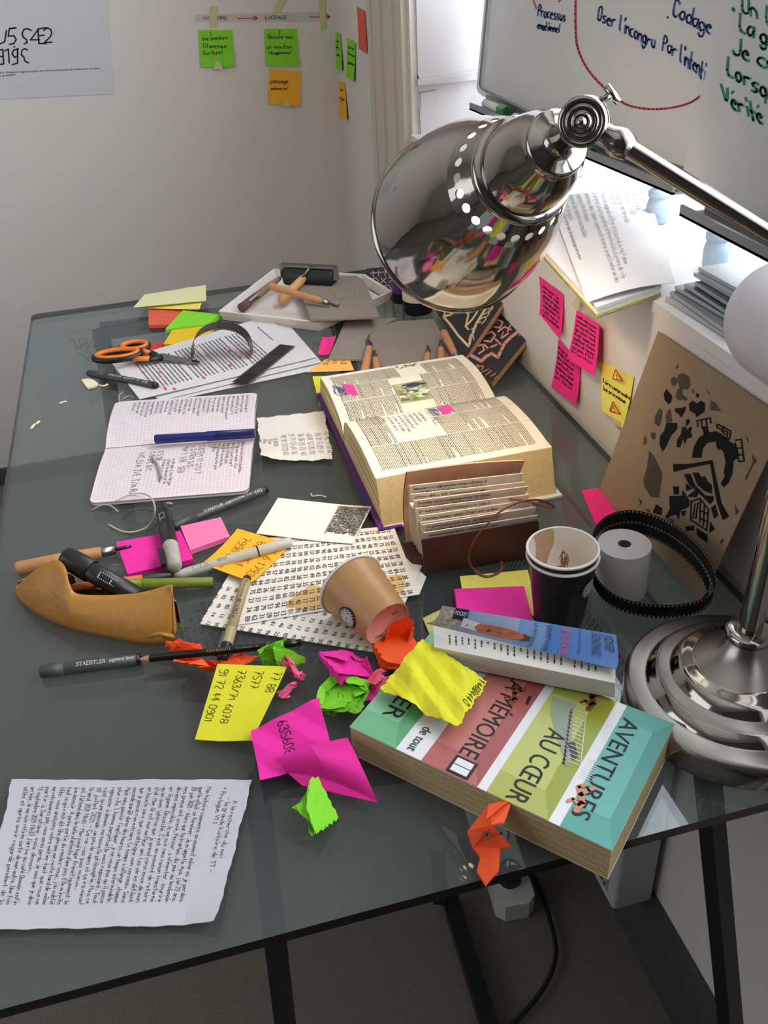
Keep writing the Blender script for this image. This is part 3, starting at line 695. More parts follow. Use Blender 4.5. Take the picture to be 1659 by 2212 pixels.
# tan technical pen
TAN = mat('tan_pen_barrel', (178, 158, 118), .4)
A, B = Z((534, 1249), T+.009), Z((480, 1424), T+.0052)
pen('fineliner_pen', A, B, .0052, [('end_plug', BLACKP, [(0, .0001), (0, .85), (.045, .95)]), ('barrel', TAN, [(.045, .95), (.66, 1.0), (.66, .9)]), ('cap', TAN, [(.66, 1.06), (.84, 1.08)]), ('cap_end', BLACKP, [(.84, 1.1), (1.0, 1.0), (1.0, .0001)])],
    'tan fineliner pen with black ends reaching from the amber note to the pencil', texts=(('barrel', 'ARCHIVAL INK', .30, .12, .002, INK, 'print', .2), ('barrel', 'MICRON 08', .56, .32, .0048, INK, 'print', .1), ('barrel', '(o)', .11, .06, .004, INK, 'print', .2)), clip=(.72, .99, BLACKP, .0012, -1.0))
# grey felt pen over the amber note
GP = mat('pale_grey_pen', (196, 190, 180), .4)
A, B = Z((630, 1170), T+.013), Z((378, 1244), T+.0065)
pen('marker_pen', A, B, .0062, [('cap', GP, [(0, .0001), (0, .8), (.02, .95), (.29, .98)]), ('ring', BLACKP, [(.29, 1.01), (.302, 1.01)]), ('barrel', GP, [(.302, .97), (.9, .86), (.96, .7)]), ('nib_holder', GP, [(.96, .6), (1, .45), (1, .0001)])],
    'pale grey marker pen with thin black ring lying across the amber note', texts=(('barrel', 'SKETCH', .64, .56, .004, GREYP, 'print', .3), ('barrel', 'illllilliill', .85, .70, .006, INK, 'print', .3)))
# black and white corrector / bold marker lying on the magenta pad
A, B = Z((350, 1096), T+.014), Z((378, 1226), T+.016)
pen('paint_marker', A, B, .0090, [('end', BLACKP, [(0, .0001), (0, .8), (.10, .85)]), ('barrel', mat('black_label', (20, 21, 24), .35), [(.10, .98), (.66, 1.0)]), ('white_cap', mat('worn_white_cap', (190, 184, 170), .5, rgb2=(140, 134, 122), scale=160), [(.66, .98), (.97, .9), (1.0, .75), (1.0, .0001)])],
    'black marker with worn white cap lying across the magenta note pad', 'marker', texts=(('barrel', 'illllil', .2, .31, .007, WHT, 'print', .25), ('barrel', 'MARQUEUR', .38, .63, .005, GREYINK, 'print', .25)), clip=(.72, .97, BLACKP, .002, 1.3))
# big black marker leaning out of the pouch
A, B = Z((140, 1202), T+.052), Z((300, 1292), T+.030)
pen('permanent_marker', A, B, .0118, [('cap', BLACKP, [(0, .0001), (0, .75), (.015, .92), (.05, 1.0), (.36, 1.05), (.37, .98)]), ('barrel', mat('marker_barrel_black', (26, 26, 28), .35), [(.37, .90), (1.0, .88), (1.0, .0001)])],
    'thick black permanent marker sticking out of the leather pouch', 'marker', texts=(('barrel', 'illlllill', .52, .74, .008, WHT, 'print', .5),))
# olive green pen and orange pen
OLV = mat('olive_green_plastic', (118, 128, 32), .4)
A, B = Z((190, 1265), T+.018), Z((460, 1257), T+.0062)
pen('felt_pen', A, B, .0055, [('barrel', OLV, [(0, .0001), (0, .85), (.44, 1.0), (.44, .94)]), ('cap', OLV, [(.44, 1.08), (.99, .98), (1.0, .85), (1.0, .0001)])], 'olive green felt pen reaching out of the leather pouch to the right')
OPL = mat('orange_pen_plastic', (230, 120, 48), .4)
A, B = Z((150, 1270), T+.022), Z((371, 1242), T+.0062)
pen('ballpoint_pen', A, B, .0044, [('barrel', OPL, [(0, .0001), (0, .5), (.05, .95), (.71, 1.0)]), ('cap', BLACKP, [(.71, 1.25), (.98, 1.1), (1.0, .9), (1.0, .0001)])], 'orange pen with black cap lying behind the olive green pen', clip=None)
# navy pen on the open notebook
NAVY = mat('navy_pen_plastic', (26, 34, 110), .35)
A, B = Z((335, 949), T+.019), Z((551, 936), T+.019)
pen('fountain_pen', A, B, .0062, [('barrel', NAVY, [(0, .0001), (0, .92), (.01, 1.0), (.52, .96)]), ('cap', NAVY, [(.52, 1.08), (1.0, 1.04), (1.0, .0001)])], 'navy blue fountain pen lying along the fold of the open notebook',
    clip=(.62, 1.0, mat('navy_clip', (18, 24, 80), .3), .0018, .9))
# gouges with beech handles
def gouge(pa, pb, za, zb, ptip, ztip, label, r=.0075, group='gouges with wooden handles'):
    A, B = Z(pa, T+za), Z(pb, T+zb); d = _unit(A-B); t = thing('carving_gouge', label, 'carving tool', (A+B)/2-V(0, 0, r), group)
    b = MB(); L = np.linalg.norm(A-B); b.lathe([(0, .0001), (0, r*.8), (.003, r), (L*.5, r*1.02), (L*.92, r*.82), (L, r*.66), (L, .0001)], B, d, WOOD, 20); b.build('handle', t)
    b = MB(); b.lathe([(L*.93, r*.84), (L+.008, r*.7), (L+.008, .0001)], B, d, STEEL, 16); b.build('ferrule', t)
    tp = Z(ptip, T+ztip); b = MB(); b.tube([B+d*(L+.006), B+d*(L+.012), tp*.5+(B+d*(L+.012))*.5, tp], [.0022, .0020, .0020, .0012], mat('dark_tool_steel', (70, 68, 66), .35, metal=.9), 8); b.build('blade', t)
gouge((234, 1190), (34, 1229), .008, .008, (284, 1179), .008, 'wooden handled gouge lying behind the leather pouch, its blade on the magenta pad', .0078)
gouge((798, 748), (787, 808), .013, .0085, (797, 734), .010, 'short gouge lying leftmost beside the rounded lino sheet', .0065)
gouge((810, 772), (820, 828), .010, .0085, (809, 758), .010, 'gouge with dark blue ferrule between the leftmost gouge and the dictionary', .0062)
gouge((924, 762), (917, 815), .012, .0085, (924, 746), .010, 'gouge lying on the lino sheet edge, third from the left behind the dictionary', .0062)
gouge((952, 750), (954, 812), .012, .0085, (951, 736), .010, 'gouge fourth from the left behind the dictionary', .0062)
gouge((985, 772), (958, 718), .010, .016, (996, 783), .009, 'gouge leaning against the carved hand block, brass end towards the dictionary', .0066)
# ================================================================== papers and books
def sheet(name, pts, m, label, cat='paper sheet', z=T, th=.0006, nu=8, nv=8, zf=None, edge=None, group=None, draw=None, smooth=False, tri=False, h=None, un=None):
    c = [un(p) if un else Z(p, (z if len(p) == 2 else p[2])+.0008+th) for p in pts]
    S = Surf(c, zf, edge); b = MB(); b.grid(lambda u, v, _: S.uv(u, v), nu, nv, m, th, smooth, tri)
    if draw: draw(b, S)
    return b.build(name, None, label, cat, group), S
def pad(name, pts, m, label, h, z=T, th=0, cat='sticky note pad', bend=None):
    b = MB(); c = [Z(p, z+h+.0006) for p in pts]; n = max(1, int(h/.0012))
    for i in range(n):                                   # stacked leaves, each a hair out of line
        o = V(random.Random(i).uniform(-.0004, .0004), random.Random(i+9).uniform(-.0004, .0004), 0)
        b.prism([V(p[0], p[1], z+.0006+h*i/n)+o for p in c], (0, 0, h/n*.92 if i < n-1 else h/n), m)
    return b.build(name, None, label, cat)
random.seed(4)
# ---- note pads in the far left corner
pad('sticky_note_pad', ((330, 637), (412, 619), (441, 640), (400, 668)), PEACH, 'orange note pad under the pale notes, farthest back left on the desk', .004)
pad('sticky_note_pad', ((321, 667), (405, 662), (398, 700), (321, 702)), CORAL, 'coral red note pad in front of the pale yellow notes', .006)
sheet('sticky_note', ((306, 650), (441, 641), (432, 672), (298, 664)), SOFTY, 'light yellow note under the pale yellow note, far left', 'sticky note', z=T+.008, zf=lambda u, v: .004*u*u)
sheet('sticky_note', ((312, 636), (445, 620), (446, 654), (288, 664)), PALE, 'pale yellow note topmost of the stack in the far left corner', 'sticky note', z=T+.012, zf=lambda u, v: .004*u)
pad('sticky_note_pad', ((395, 670), (476, 679), (446, 700), (357, 711)), GREEN, 'lime green note pad between the coral and the golden pads', .007, T+.002)
pad('sticky_note_pad', ((381, 699), (464, 699), (440, 745), (353, 743)), mat('golden_paper', (236, 190, 24), .75), 'golden yellow note pad behind the printed sheets', .006)
sheet('sticky_note', ((305, 744), (372, 738), (372, 775), (318, 775)), mat('red_paper', (212, 48, 52), .75), 'red note sticking out behind the scissors', 'sticky note')
# ---- printed sheets
def prt(b, S):
    S.word_lines(b, 0, 0, 0, 0, 1, 1, INK)
    x0, x1 = S.W*.17, S.W*.86; H = S.H
    for y0, y1 in ((.215, .34), (.365, .50), (.535, .66), (.685, .82), (.84, .90)):
        S.word_lines(b, x0, H*y0, x1, H*y1, .0064, .0022, GREYINK, int(y0*100), para=.1, wl=(.003, .010))
    S.word_lines(b, x0, H*.11, S.W*.5, H*.12, .01, .002, GREYINK, 3)
    S.word_lines(b, S.W*.42, H*.512, S.W*.6, H*.515, .01, .0012, INK, 3); S.word_lines(b, S.W*.1, H*.52, S.W*.1+.03, H*.522, .01, .0012, REDINK, 3)
    for u, v, w in ((.63, .355, .01), (.75, .44, .008), (.86, .62, .01), (.46, .37, .009), (.40, .30, .006), (.62, .27, .005), (.30, .78, .008), (.52, .80, .008), (.73, .86, .008), (.42, .88, .009), (.14, .80, .006), (.28, .60, .006), (.88, .84, .014), (.94, .80, .010)):
        S.fill(b, S.W*u, H*v, S.W*u+w, H*v+.004, mat('pink_highlighter', (240, 60, 150), .7), .0007, 1)
r3 = lambda s: crease(s, .0008, 4, 2)
sheet('printed_sheet', ((607, 683), (705, 795), (372, 866), (262, 790)), PAPER, 'printed sheet at the bottom of the pile, its corner farthest to the right', draw=lambda b, S: b.lathe([(0, .0028), (0, .0024)], S.ab(S.W*.93, S.H*.10), (0, 0, 1), INK, 16), zf=lambda u, v: .001+.003*u*v*0)
sheet('printed_sheet', ((592, 682), (695, 784), (345, 866), (252, 788)), PAPER, 'printed sheet in the middle of the pile under the film strips', z=T+.002, zf=lambda u, v: .0008+.004*max(0, u-.8)*(1-v), draw=lambda b, S: b.lathe([(0, .0028), (0, .0024)], S.ab(S.W*.93, S.H*.09), (0, 0, 1), INK, 16))
sheet('printed_sheet', ((576, 683), (684, 772), (302, 864), (241, 785)), PAPER, 'top printed sheet with pink highlighting under scissors and film strips', z=T+.005, zf=lambda u, v: .0006+.002*(v > .5)*(v-.5), draw=prt, nu=4, nv=12)
# ---- film strips
FILM = mat('dark_film', (26, 23, 22), .35, var=.2, spec=.3); FRM = mat('film_frame', (46, 36, 32), .3, rgb2=(26, 22, 22), scale=50); PERF = mat('film_perforation', (150, 146, 140), .7)
def film(fn, L, W, n, name, label, perf=.0047, m=FILM, frames=True, loc=None):
    """fn(s, t, h): s along in metres, t across -.5..5"""
    t = thing(name, label, 'film strip', fn(L/2, 0, 0))
    b = MB(); vs = [fn(L*i/n, w*W, 0) for i in range(n+1) for w in (-.5, .5)]
    b.add(vs, [(2*i, 2*i+1, 2*i+3, 2*i+2) for i in range(n)], m, True); 
    if frames:
        f = 0.0035
        while f+.034 < L:
            k = 8
            for h in (.00015, -.00015):
                vs = [fn(f+.034*i/k, w*W*.68, h) for i in range(k+1) for w in (-.5, .5)]; b.add(vs, [(2*i, 2*i+1, 2*i+3, 2*i+2) for i in range(k)], FRM, True)
            f += .038
    b.build('film_base', t)
    b = MB(); s = .002
    while s < L-.002:
        for w in (-.43, .43):
            for h in (.0002, -.0002): b.add([fn(s-.0010, w*W-W*.028, h), fn(s+.0010, w*W-W*.028, h), fn(s+.0010, w*W+W*.028, h), fn(s-.0010, w*W+W*.028, h)], [(0, 1, 2, 3)], PERF)
        s += perf
    b.build('perforations', t, kind='stuff'); return t
fa, fb_, fc, fd = [Z(p, T+.0085) for p in ((604, 743), (639, 749), (537, 831), (501, 825))]
mA, mB_ = (fa+fb_)/2, (fc+fd)/2; fL = np.linalg.norm(mA-mB_); fdv = _unit(mB_-mA); fw = _unit(np.cross(fdv, V(0, 0, 1)))
film(lambda s, t, h: mA+fdv*s+fw*t+V(0, 0, .0004+abs(h)*(1 if h >= 0 else -1)), fL, np.linalg.norm(fa-fb_)*.92, 24, 'film_strip', 'flat dark film strip lying across the printed sheets')
# arch: ends stand on the sheets
e0, e1 = Z((418, 772), T+.008), Z((545, 765), T+.008); ce = (e0+e1)/2; ra = np.linalg.norm(e1-e0)/2; xd = _unit(e1-e0); yd = V(-xd[1], xd[0], 0)*1.0
def arch(s, t, h):
    a = math.pi*(s/LA); x = -math.cos(a)*ra*(1+.08*math.sin(a)); z = math.sin(a)**.8*ra*1.0
    rr = 1+h/ra
    return ce+xd*x*rr+V(0, 0, max(0, z)*rr+.001)+yd*(t+.008*math.sin(a))
LA = ra*math.pi*1.05
film(arch, LA, .034, 40, 'film_strip', 'curled film strip standing as an arch on the printed sheets', frames=True)
# ---- scissors
sc_ = thing('scissors', 'scissors with orange and black handles lying on the printed sheets', 'scissors', Z((330, 772), T+.006))
ORP = mat('scissor_orange', (232, 120, 20), .5); zS = T+.016
def loop(c, rx, ry, ang, z, bl, nm):
    c0 = Z(c, z); P = []
    for i in range(33):
        a = 2*math.pi*i/32; x, y = rx*math.cos(a), ry*math.sin(a)
        P.append(c0+V(x*math.cos(ang)-y*math.sin(ang), x*math.sin(ang)+y*math.cos(ang), 0))
    b = MB(); b.tube(P, .0052, BLACKP, 10, cap=False)
    b.tube([p+( c0-p)*.10+V(0, 0, .0035) for p in P], .0038, ORP, 10, cap=False)
    for h_ in (.0015, -.0015):
        pass
    b.build(nm, sc_)
loop((254, 768), .036, .017, -.10, zS+.006, 0, 'handle'); loop((291, 750), .022, .0165, -.25, zS+.004, 0, 'handle')
b = MB()
b.tube([Z((296, 777), zS), Z((325, 776), zS), Z((352, 772), zS-.001)], [.0075, .0065, .0045], BLACKP, 10, flat=.7); b.tube([Z((290, 775), zS+.003), Z((322, 775), zS+.003)], [.006, .0055], ORP, 10, flat=.7); b.build('shank', sc_)
b = MB(); b.tube([Z((308, 756), zS), Z((330, 764), zS), Z((345, 770), zS-.001)], [.0065, .006, .0045], BLACKP, 10, flat=.7); b.tube([Z((300, 754), zS+.003), Z((322, 762), zS+.003)], [.005, .005], ORP, 10, flat=.7); b.build('shank', sc_)
BLD = mat('scissor_steel', (150, 148, 150), .25, metal=1.0)
for nm, q, z in (('blade', ((338, 768), (352, 765), (432, 782), (433, 786), (350, 779)), T+.011), ('blade', ((336, 776), (348, 766), (431, 785), (420, 787), (345, 782)), T+.0088)):
    b = MB(); b.prism([Z(p, z) for p in q], (0, 0, .0018), BLD); b.build(nm, sc_)
b = MB(); b.lathe([(0, .004), (.002, .004), (.003, .0025), (.003, .0001)], Z((345, 773), T+.0128), (0, 0, 1), STEEL, 16); b.build('pivot_screw', sc_)
# ---- open notebook (dotted grid), rounded outer corners
nb = thing('open_notebook', 'open grid notebook with handwriting on both pages, navy pen in its fold', 'notebook', Z((375, 965)))
NBP = mat('notebook_page', (226, 214, 218), .8, var=.02)
def pageblock(parent, TLp, TRp, BRp, BLp, z0, zf, m, nm, rounded=(), draw=None, nlay=1, side=None, rad=.010):
    """page block; z0 = under side, zf(u,v) = height of the top; u runs TL->TR"""
    zt = zf(.5, .5)
    c = [Z(TLp, z0+zf(0, 0)), Z(TRp, z0+zf(1, 0)), Z(BRp, z0+zf(1, 1)), Z(BLp, z0+zf(0, 1))]
    W, H = np.linalg.norm(c[1]-c[0]), np.linalg.norm(c[3]-c[0])
    def uvr(u, v):                                       # pull grid points in at rounded corners
        for (cu, cv) in rounded:
            x = abs(u-cu)*W; y = abs(v-cv)*H
            if x < rad and y < rad:
                dx, dy = rad-x, rad-y; d = math.hypot(dx, dy); k_ = max(dx, dy)/d if d > 0 else 1
                dx *= k_; dy *= k_; u = cu+(rad-dx)/W*(1 if cu == 0 else -1); v = cv+(rad-dy)/H*(1 if cv == 0 else -1)
        return u, v
    def top(u, v, h=0):
        a, b_ = uvr(u, v); p = c[0]*(1-a)*(1-b_)+c[1]*a*(1-b_)+c[2]*a*b_+c[3]*(1-a)*b_
        return V(p[0], p[1], z0+zf(u, v)+h)
    us = sorted(set([i/14 for i in range(15)]+[rad/W*k/5 for k in range(6)]+[1-rad/W*k/5 for k in range(6)])); vs_ = sorted(set([i/10 for i in range(11)]+[rad/H*k/5 for k in range(6)]+[1-rad/H*k/5 for k in range(6)]))
    nu, nv = len(us)-1, len(vs_)-1
    b = MB(); b.grid(lambda u, v, _: top(us[round(u*nu)], vs_[round(v*nv)]), nu, nv, m, 0, True)
    ring = [(u, 0) for u in us]+[(1, v) for v in vs_[1:]]+[(u, 1) for u in us[::-1][1:]]+[(0, v) for v in vs_[::-1][1:-1]]
    lay = nlay
    for k in range(lay):
        A_ = [top(u, v) for u, v in ring]; f0, f1 = k/lay, (k+.86)/lay if lay > 1 else 1; q = len(ring); rnd = random.Random(k)
        ins = rnd.uniform(0, .0012) if lay > 1 else 0; cen = sum(A_)/len(A_)
        def lv(p, f): s_ = (cen-p); s_[2] = 0; return V(p[0], p[1], z0+(p[2]-z0)*f)+_unit(s_)*ins
        vs = [lv(p, f0) for p in A_]+[lv(p, f1) for p in A_]
        b.add(vs, [(i, (i+1) % q, q+(i+1) % q, q+i) for i in range(q)], side or m)
    if lay > 1:
        A_ = [top(u, v) for u, v in ring]; q = len(ring); cen = sum(A_)/q
        vs = []
        for f in (0, .999):
            for p in A_: s_ = cen-p; s_[2] = 0; vs.append(V(p[0], p[1], z0+(p[2]-z0)*f)+_unit(s_)*.0016)
        b.add(vs, [(i, (i+1) % q, q+(i+1) % q, q+i) for i in range(q)], mat('page_gap', (150, 130, 95), .9))
    S = Surf(c); S.uv = lambda u, v, h=0: top(u, v, h)
    if draw: draw(b, S)
    return b.build(nm, parent), S
def gridlines(b, S, st, m, w=.00022, x0=.01, x1=.99):
    n = int(S.W/st)
    for i in range(1, n):
        x = i*st
        for k in range(6): b.add([S.ab(x-w, S.H*k/6, .0002), S.ab(x+w, S.H*k/6, .0002), S.ab(x+w, S.H*(k+1)/6, .0002), S.ab(x-w, S.H*(k+1)/6, .0002)], [(0, 1, 2, 3)], m)
    for j in range(1, int(S.H/st)):
        y = j*st
        for k in range(14): b.add([S.ab(S.W*k/14, y-w, .0002), S.ab(S.W*(k+1)/14, y-w, .0002), S.ab(S.W*(k+1)/14, y+w, .0002), S.ab(S.W*k/14, y+w, .0002)], [(0, 1, 2, 3)], m)
GL = mat('faint_grid_line', (206, 194, 206), .8)
# reading order: TL of a page = right end in the photo
def nb1(b, S):
    gridlines(b, S, .005, GL)
    t = ["Jeudi à la réunion de 16", "son vert et tout le dos", "quarante était au 21 est", "partie à sa poésie est 21", "éternel serait mieux au bord", "dessin un seul moment", "rien au bout de celle", "être vue à une table", "à lui que ses marbres", "il vole seul dans 15", "quitte au moins l'espoir", "d'un verre à déposer", "un soir pour l'ami", "est la table sur l'air", "carnet et sa table", "et la ville à prêt", "quand mon trait est", "relevé si elle se", "mon œuvre à pied", "l'instant dit vrai", "la marge restante", "elle reste et le tour", "dans tout ce bruit", "mon cahier sait", "à la fin mot"]
    S.hand(b, t, .010, S.H*.07, .0044, S.H*.033, .00022, INK, 5)
def nb2(b, S):
    gridlines(b, S, .005, GL)
    S.hand(b, ["passe la nuit entre couteau", "et bois pour tracer d'un", "geste toujours ouvert", "page. J'attends mon", "rebond et la suite des", "mots jusqu'à qu'elle gise", "de la lis"], .014, S.H*.075, .0048, S.H*.032, .00022, INK, 6)
    S.hand(b, ["SYSTEM ?? S/O ?", "@ S/ITEM S/O", "M N ?  1/B   SEB"], .014, S.H*.36, .0078, S.H*.055, .0003, INK, 7)
    S.hand(b, ["ne dit pas si une fatigue", "retient le dessin et la", "finition ci avant tour"], .046, S.H*.52, .0044, S.H*.032, .00022, INK, 8)
    S.hand(b, ["K 5 SB", "C/O S/E O/C"], .022, S.H*.63, .0076, S.H*.055, .0003, INK, 9)
    S.hand(b, ["V/C D/A T/E T/A R/I"], .020, S.H*.76, .0090, .01, .00032, INK, 10)
pageblock(nb, (556, 848), (549, 940), (228, 968), (250, 868), T+.001, lambda u, v: .007+.005*math.sin(min(1, (u)*1.0)*math.pi)-.005*u**6, NBP, 'left_page_block', ((0, 0), (0, 1)), nb1, 3)
pageblock(nb, (549, 944), (537, 1060), (192, 1087), (228, 972), T+.001, lambda u, v: .0035+.0075*math.sin((1-u)*math.pi*.8+.3)*(1-u*.75)+.001, NBP, 'right_page_block', ((1, 0), (1, 1)), nb2, 3)
b = MB(); b.prism([Z(p, T+.0008) for p in ((254, 872), (552, 851), (551, 942), (530, 1058), (200, 1084), (228, 970))], (0, 0, .0010), mat('notebook_cover', (214, 206, 196), .6)); b.build('cover', nb)
# ---- crumpled numbers sheet between the two books
def cr1(b, S):
    S.hand(b, ["02 45 97 00 66", "06 31 55 89 17", "68 81 52 09 20", "96 28 29 25 40", "91 71 53 64 36", "78 92 59 03 60"], S.W*.46, S.H*.06, .0074, S.H*.125, .00028, mat('pale_grey_ink', (96, 92, 110), .7), 5, wmax=S.W*.54)
    S.hand(b, ["13 30 53", "72 on", "44 n", "411"], S.W*.52, S.H*.80, .0055, S.H*.075, .00032, MATS['pale_grey_ink'], 15)
sheet('crumpled_receipt', ((700, 892), (720, 997), (566, 1000), (556, 908)), mat('receipt_paper', (224, 216, 206), .75, var=.03), 'small creased paper with columns of handwritten numbers between notebook and dictionary', nu=24, nv=24, zf=lambda u, v, f=crease(11, .004, 8, 3.5): .001+f(u, v)+.02*max(0, u-.75)*max(0, v-.7)*10*.6, edge=ragged(3, .02), draw=cr1, tri=True)
# ---- small notes by the dictionary
sheet('sticky_note', ((775, 812), (782, 868), (690, 878), (676, 822)), YEL, 'bright yellow note half under the far left corner of the dictionary', 'sticky note', zf=lambda u, v: .001+.006*v*(1-u), nu=10, nv=10, draw=lambda b, S: S.hand(b, ['1145'], .004, .012, .004, .01, .0003, INK, 2))
sheet('sticky_note', ((754, 774), (765, 801), (664, 809), (704, 777)), PEACH, 'peach note with handwritten figures beside the printed sheets', 'sticky note', zf=lambda u, v: .001+.003*u*v, draw=lambda b, S: S.hand(b, ['44 72', '86 2', '31 97'], .006, .012, .006, .010, .0004, mat('brown_ink', (150, 96, 40), .7), 2))
sheet('sticky_note', ((697, 731), (727, 729), (712, 769), (686, 768)), PINK, 'small hot pink note between the printed sheets and the grey lino', 'sticky note', zf=lambda u, v: .001+.004*abs(u-.4))
# ---- dictionary
DX0, DX1 = .192, .412
dic = thing('dictionary', 'thick open dictionary with purple cover and pink highlighted entries', 'book', (.30, 1.02, T))
PUR = mat('purple_cover', (92, 28, 120), .4, var=.05)
DP = mat('dictionary_page', (238, 228, 206), .8, var=.02); DS = mat('page_edges', (224, 200, 150), .85, rgb2=(206, 178, 122), scale=200)
b = MB(); b.prism([(DX0-.003, .842, T+.0008), (DX1, .842, T+.0008), (DX1, 1.203, T+.0008), (DX0-.003, 1.203, T+.0008)], (0, 0, .0028), mat('white_cover_board', (222, 218, 214), .5)); 
b.build('cover_board', dic)
b = MB(); b.prism([(DX0-.006, .838, T+.0006), (DX0+.0005, .838, T+.0006), (DX0+.0005, 1.206, T+.0006), (DX0-.006, 1.206, T+.0006)], (0, 0, .0065), PUR); b.box((DX0-.006, .8375, T+.0006), (DX0+.022, .842, T+.0065), PUR)
b.build('cover', dic)
yg = 1.045                                              # gutter
def block(y0, y1, zfun, nm, nlay, draw):
    """y0 = gutter side, y1 = fore edge side; page surface (x, y)"""
    x0, x1 = DX0, DX1-.006; NX, NY = 2, 22
    yy = [y0+(y1-y0)*j/NY for j in range(NY+1)]
    b = MB(); f = lambda x, t: V(x, y0+(y1-y0)*t, T+.0036+zfun(t))
    b.add([f(x, j/NY) for x in (x0, x1) for j in range(NY+1)], [(j, j+1, NY+2+j, NY+1+j) for j in range(NY)], DP, True)
    k = nlay
    def bend(t, g, s=0):                                 # fore edge slants outwards towards the cover
        z = zfun(t)*g; return y0+(y1-y0)*t*(1+.0), z
    for i in range(k):
        g0, g1 = i/k, (i+.9)/k; o = random.Random(i+3).uniform(0, .0006)
        xe0, xe1 = x0+o, x1-o
        ye = lambda g: y1+(y0-y1)*(.14*(g**1.3))*SL-(o if y1 > y0 else -o)
        # recompute the outline of the leaf bundle, front face following the slant
        def pt(x, t, g): 
            yb = y0+(y1-y0)*t; tt = t
            return V(x, y0+(y1-y0)*t*(1+.10*(1-g)), T+.0036+zfun(t)*g)
        for xs in (xe0, xe1):
            vs = [pt(xs, j/NY, g) for g in (g0, g1) for j in range(NY+1)]
            b.add(vs, [(j, j+1, NY+2+j, NY+1+j) for j in range(NY)], DS)
        vs = [pt(xe0, 1, g0), pt(xe1, 1, g0), pt(xe1, 1, g1), pt(xe0, 1, g1)]; b.add(vs, [(0, 1, 2, 3)], DS)
    for xs in (x0+.0012, x1-.0012):
        vs = [V(xs, y0+(y1-y0)*(j/NY)*(1+.10*(1-g))*.995, T+.0036+zfun(j/NY)*g*.99) for g in (0, 1) for j in range(NY+1)]
        b.add(vs, [(j, j+1, NY+2+j, NY+1+j) for j in range(NY)], MATS['page_gap'])
    b.add([V(x, y0+(y1-y0)*(1+.1*(1-g))*.993, T+.0036+zfun(1)*g*.98) for g in (0, 1) for x in (x0, x1)], [(0, 1, 3, 2)], MATS['page_gap'])
    S = Surf([V(x1, y0, T+.06), V(x1, y1, T+.06), V(x0, y1, T+.06), V(x0, y0, T+.06)])
    # reading: text x grows towards the viewer (-y), lines advance towards -x
    ylo, yhi = min(y0, y1), max(y0, y1)
    def uv(u, v, h=0):
        y = yhi+(ylo-yhi)*u; t = (y-y0)/(y1-y0); return V(x1+(x0-x1)*v, y, T+.0036+zfun(max(0, min(1, t)))+h)
    S.W = yhi-ylo; S.H = x1-x0; S.uv = uv
    draw(b, S); return b.build(nm, dic)
SL = 1
DTXT = mat('fine_print', (128, 118, 106), .8)
def cols(b, S, a0, a1, seed, skip=()):
    rnd = random.Random(seed); n = 3; w = (a1-a0)/n
    for i in range(n):
        xa, xb = a0+w*i+.0012, a0+w*(i+1)-.0012
        y = .014; r = 0
        while y < S.H-.012:
            if not any(xa-.001 < sk[2] and xb > sk[0] and sk[1] < y < sk[3] for sk in skip):
                big = rnd.random() < .12
                S.word_lines(b, xa, y, xb if rnd.random() > .12 else xb-(xb-xa)*rnd.random()*.6, y+.0001, .01, .0010, INK if big else DTXT, rnd.randint(0, 9999), para=0, wl=(.002, .008))
            y += .0021
        if i: 
            for k in range(10): b.add([S.ab(a0+w*i-.0001, S.H*k/10), S.ab(a0+w*i+.0001, S.H*k/10), S.ab(a0+w*i+.0001, S.H*(k+1)/10), S.ab(a0+w*i-.0001, S.H*(k+1)/10)], [(0, 1, 2, 3)], DTXT)
HIL = mat('pink_highlighter', (240, 60, 150), .7)
def scrib(b, S, x, y, w, h, m, n=14, seed=2, lw=.0003):
    r = random.Random(seed)
    for i in range(n):
        a = (x+w*r.random(), y+h*r.random()); c = (x+w*r.random(), y+h*r.random()); ribbon(b, [a, ((a[0]+c[0])/2+r.uniform(-.004, .004), (a[1]+c[1])/2), c], lw, m, lambda p, q: S.ab(p, q, .0006))
def pic(b, S, x0, y0, x1, y1, m): S.fill(b, x0, y0, x1, y1, m, .0005, 8)
PICM = mat('landscape_print', (226, 220, 150), .6, rgb2=(30, 44, 52), scale=45); PLANT = mat('plant_print', (150, 150, 80), .7, rgb2=(96, 100, 50), scale=200)
def dA(b, S):                                            # upper page in the photo = far page
    sk = [(.060, .098, .118, .136), (.0, .086, .028, .118)]
    cols(b, S, .010, S.W-.004, 5, [(.074, .082, .118, .128), (.0, .070, .022, .108)])
    pic(b, S, .074, .082, .120, .128, PICM)
    r = random.Random(3)
    for i in range(60):
        x, y, w = .076+r.random()*.040, .085+r.random()*.040, r.uniform(.002, .007); f = (x-.074)/.046
        m = mat(*(('dark_blue_print', (44, 48, 84), .6) if f < .3 else ('green_print', (104, 130, 60), .6) if r.random() < .35 else ('cream_print', (232, 228, 190), .6) if r.random() < .6 else ('orange_print', (214, 150, 80), .6) if r.random() < .4 else ('teal_print', (70, 110, 104), .6)))
        b.poly([S.ab(x+w*.5*math.cos(t)*r.uniform(.6, 1.2), y+w*math.sin(t)*r.uniform(.6, 1.2), .0007) for t in np.linspace(0, 5.5, 8)], m)
    for i in range(26):
        x, y = .006+r.random()*.014, .074+r.random()*.030
        b.lathe([(0, .0016), (.0001, .0001)], S.ab(x, y, .0006), (0, 0, 1), PLANT, 6)
    S.fill(b, .052, .178, .086, .186, HIL, .0006); S.fill(b, .048, .184, .080, .192, HIL, .0007)
    scrib(b, S, .044, .190, .034, .018, BLUEINK, 26, 3); scrib(b, S, .072, .192, .010, .014, BLUEINK, 6, 5)
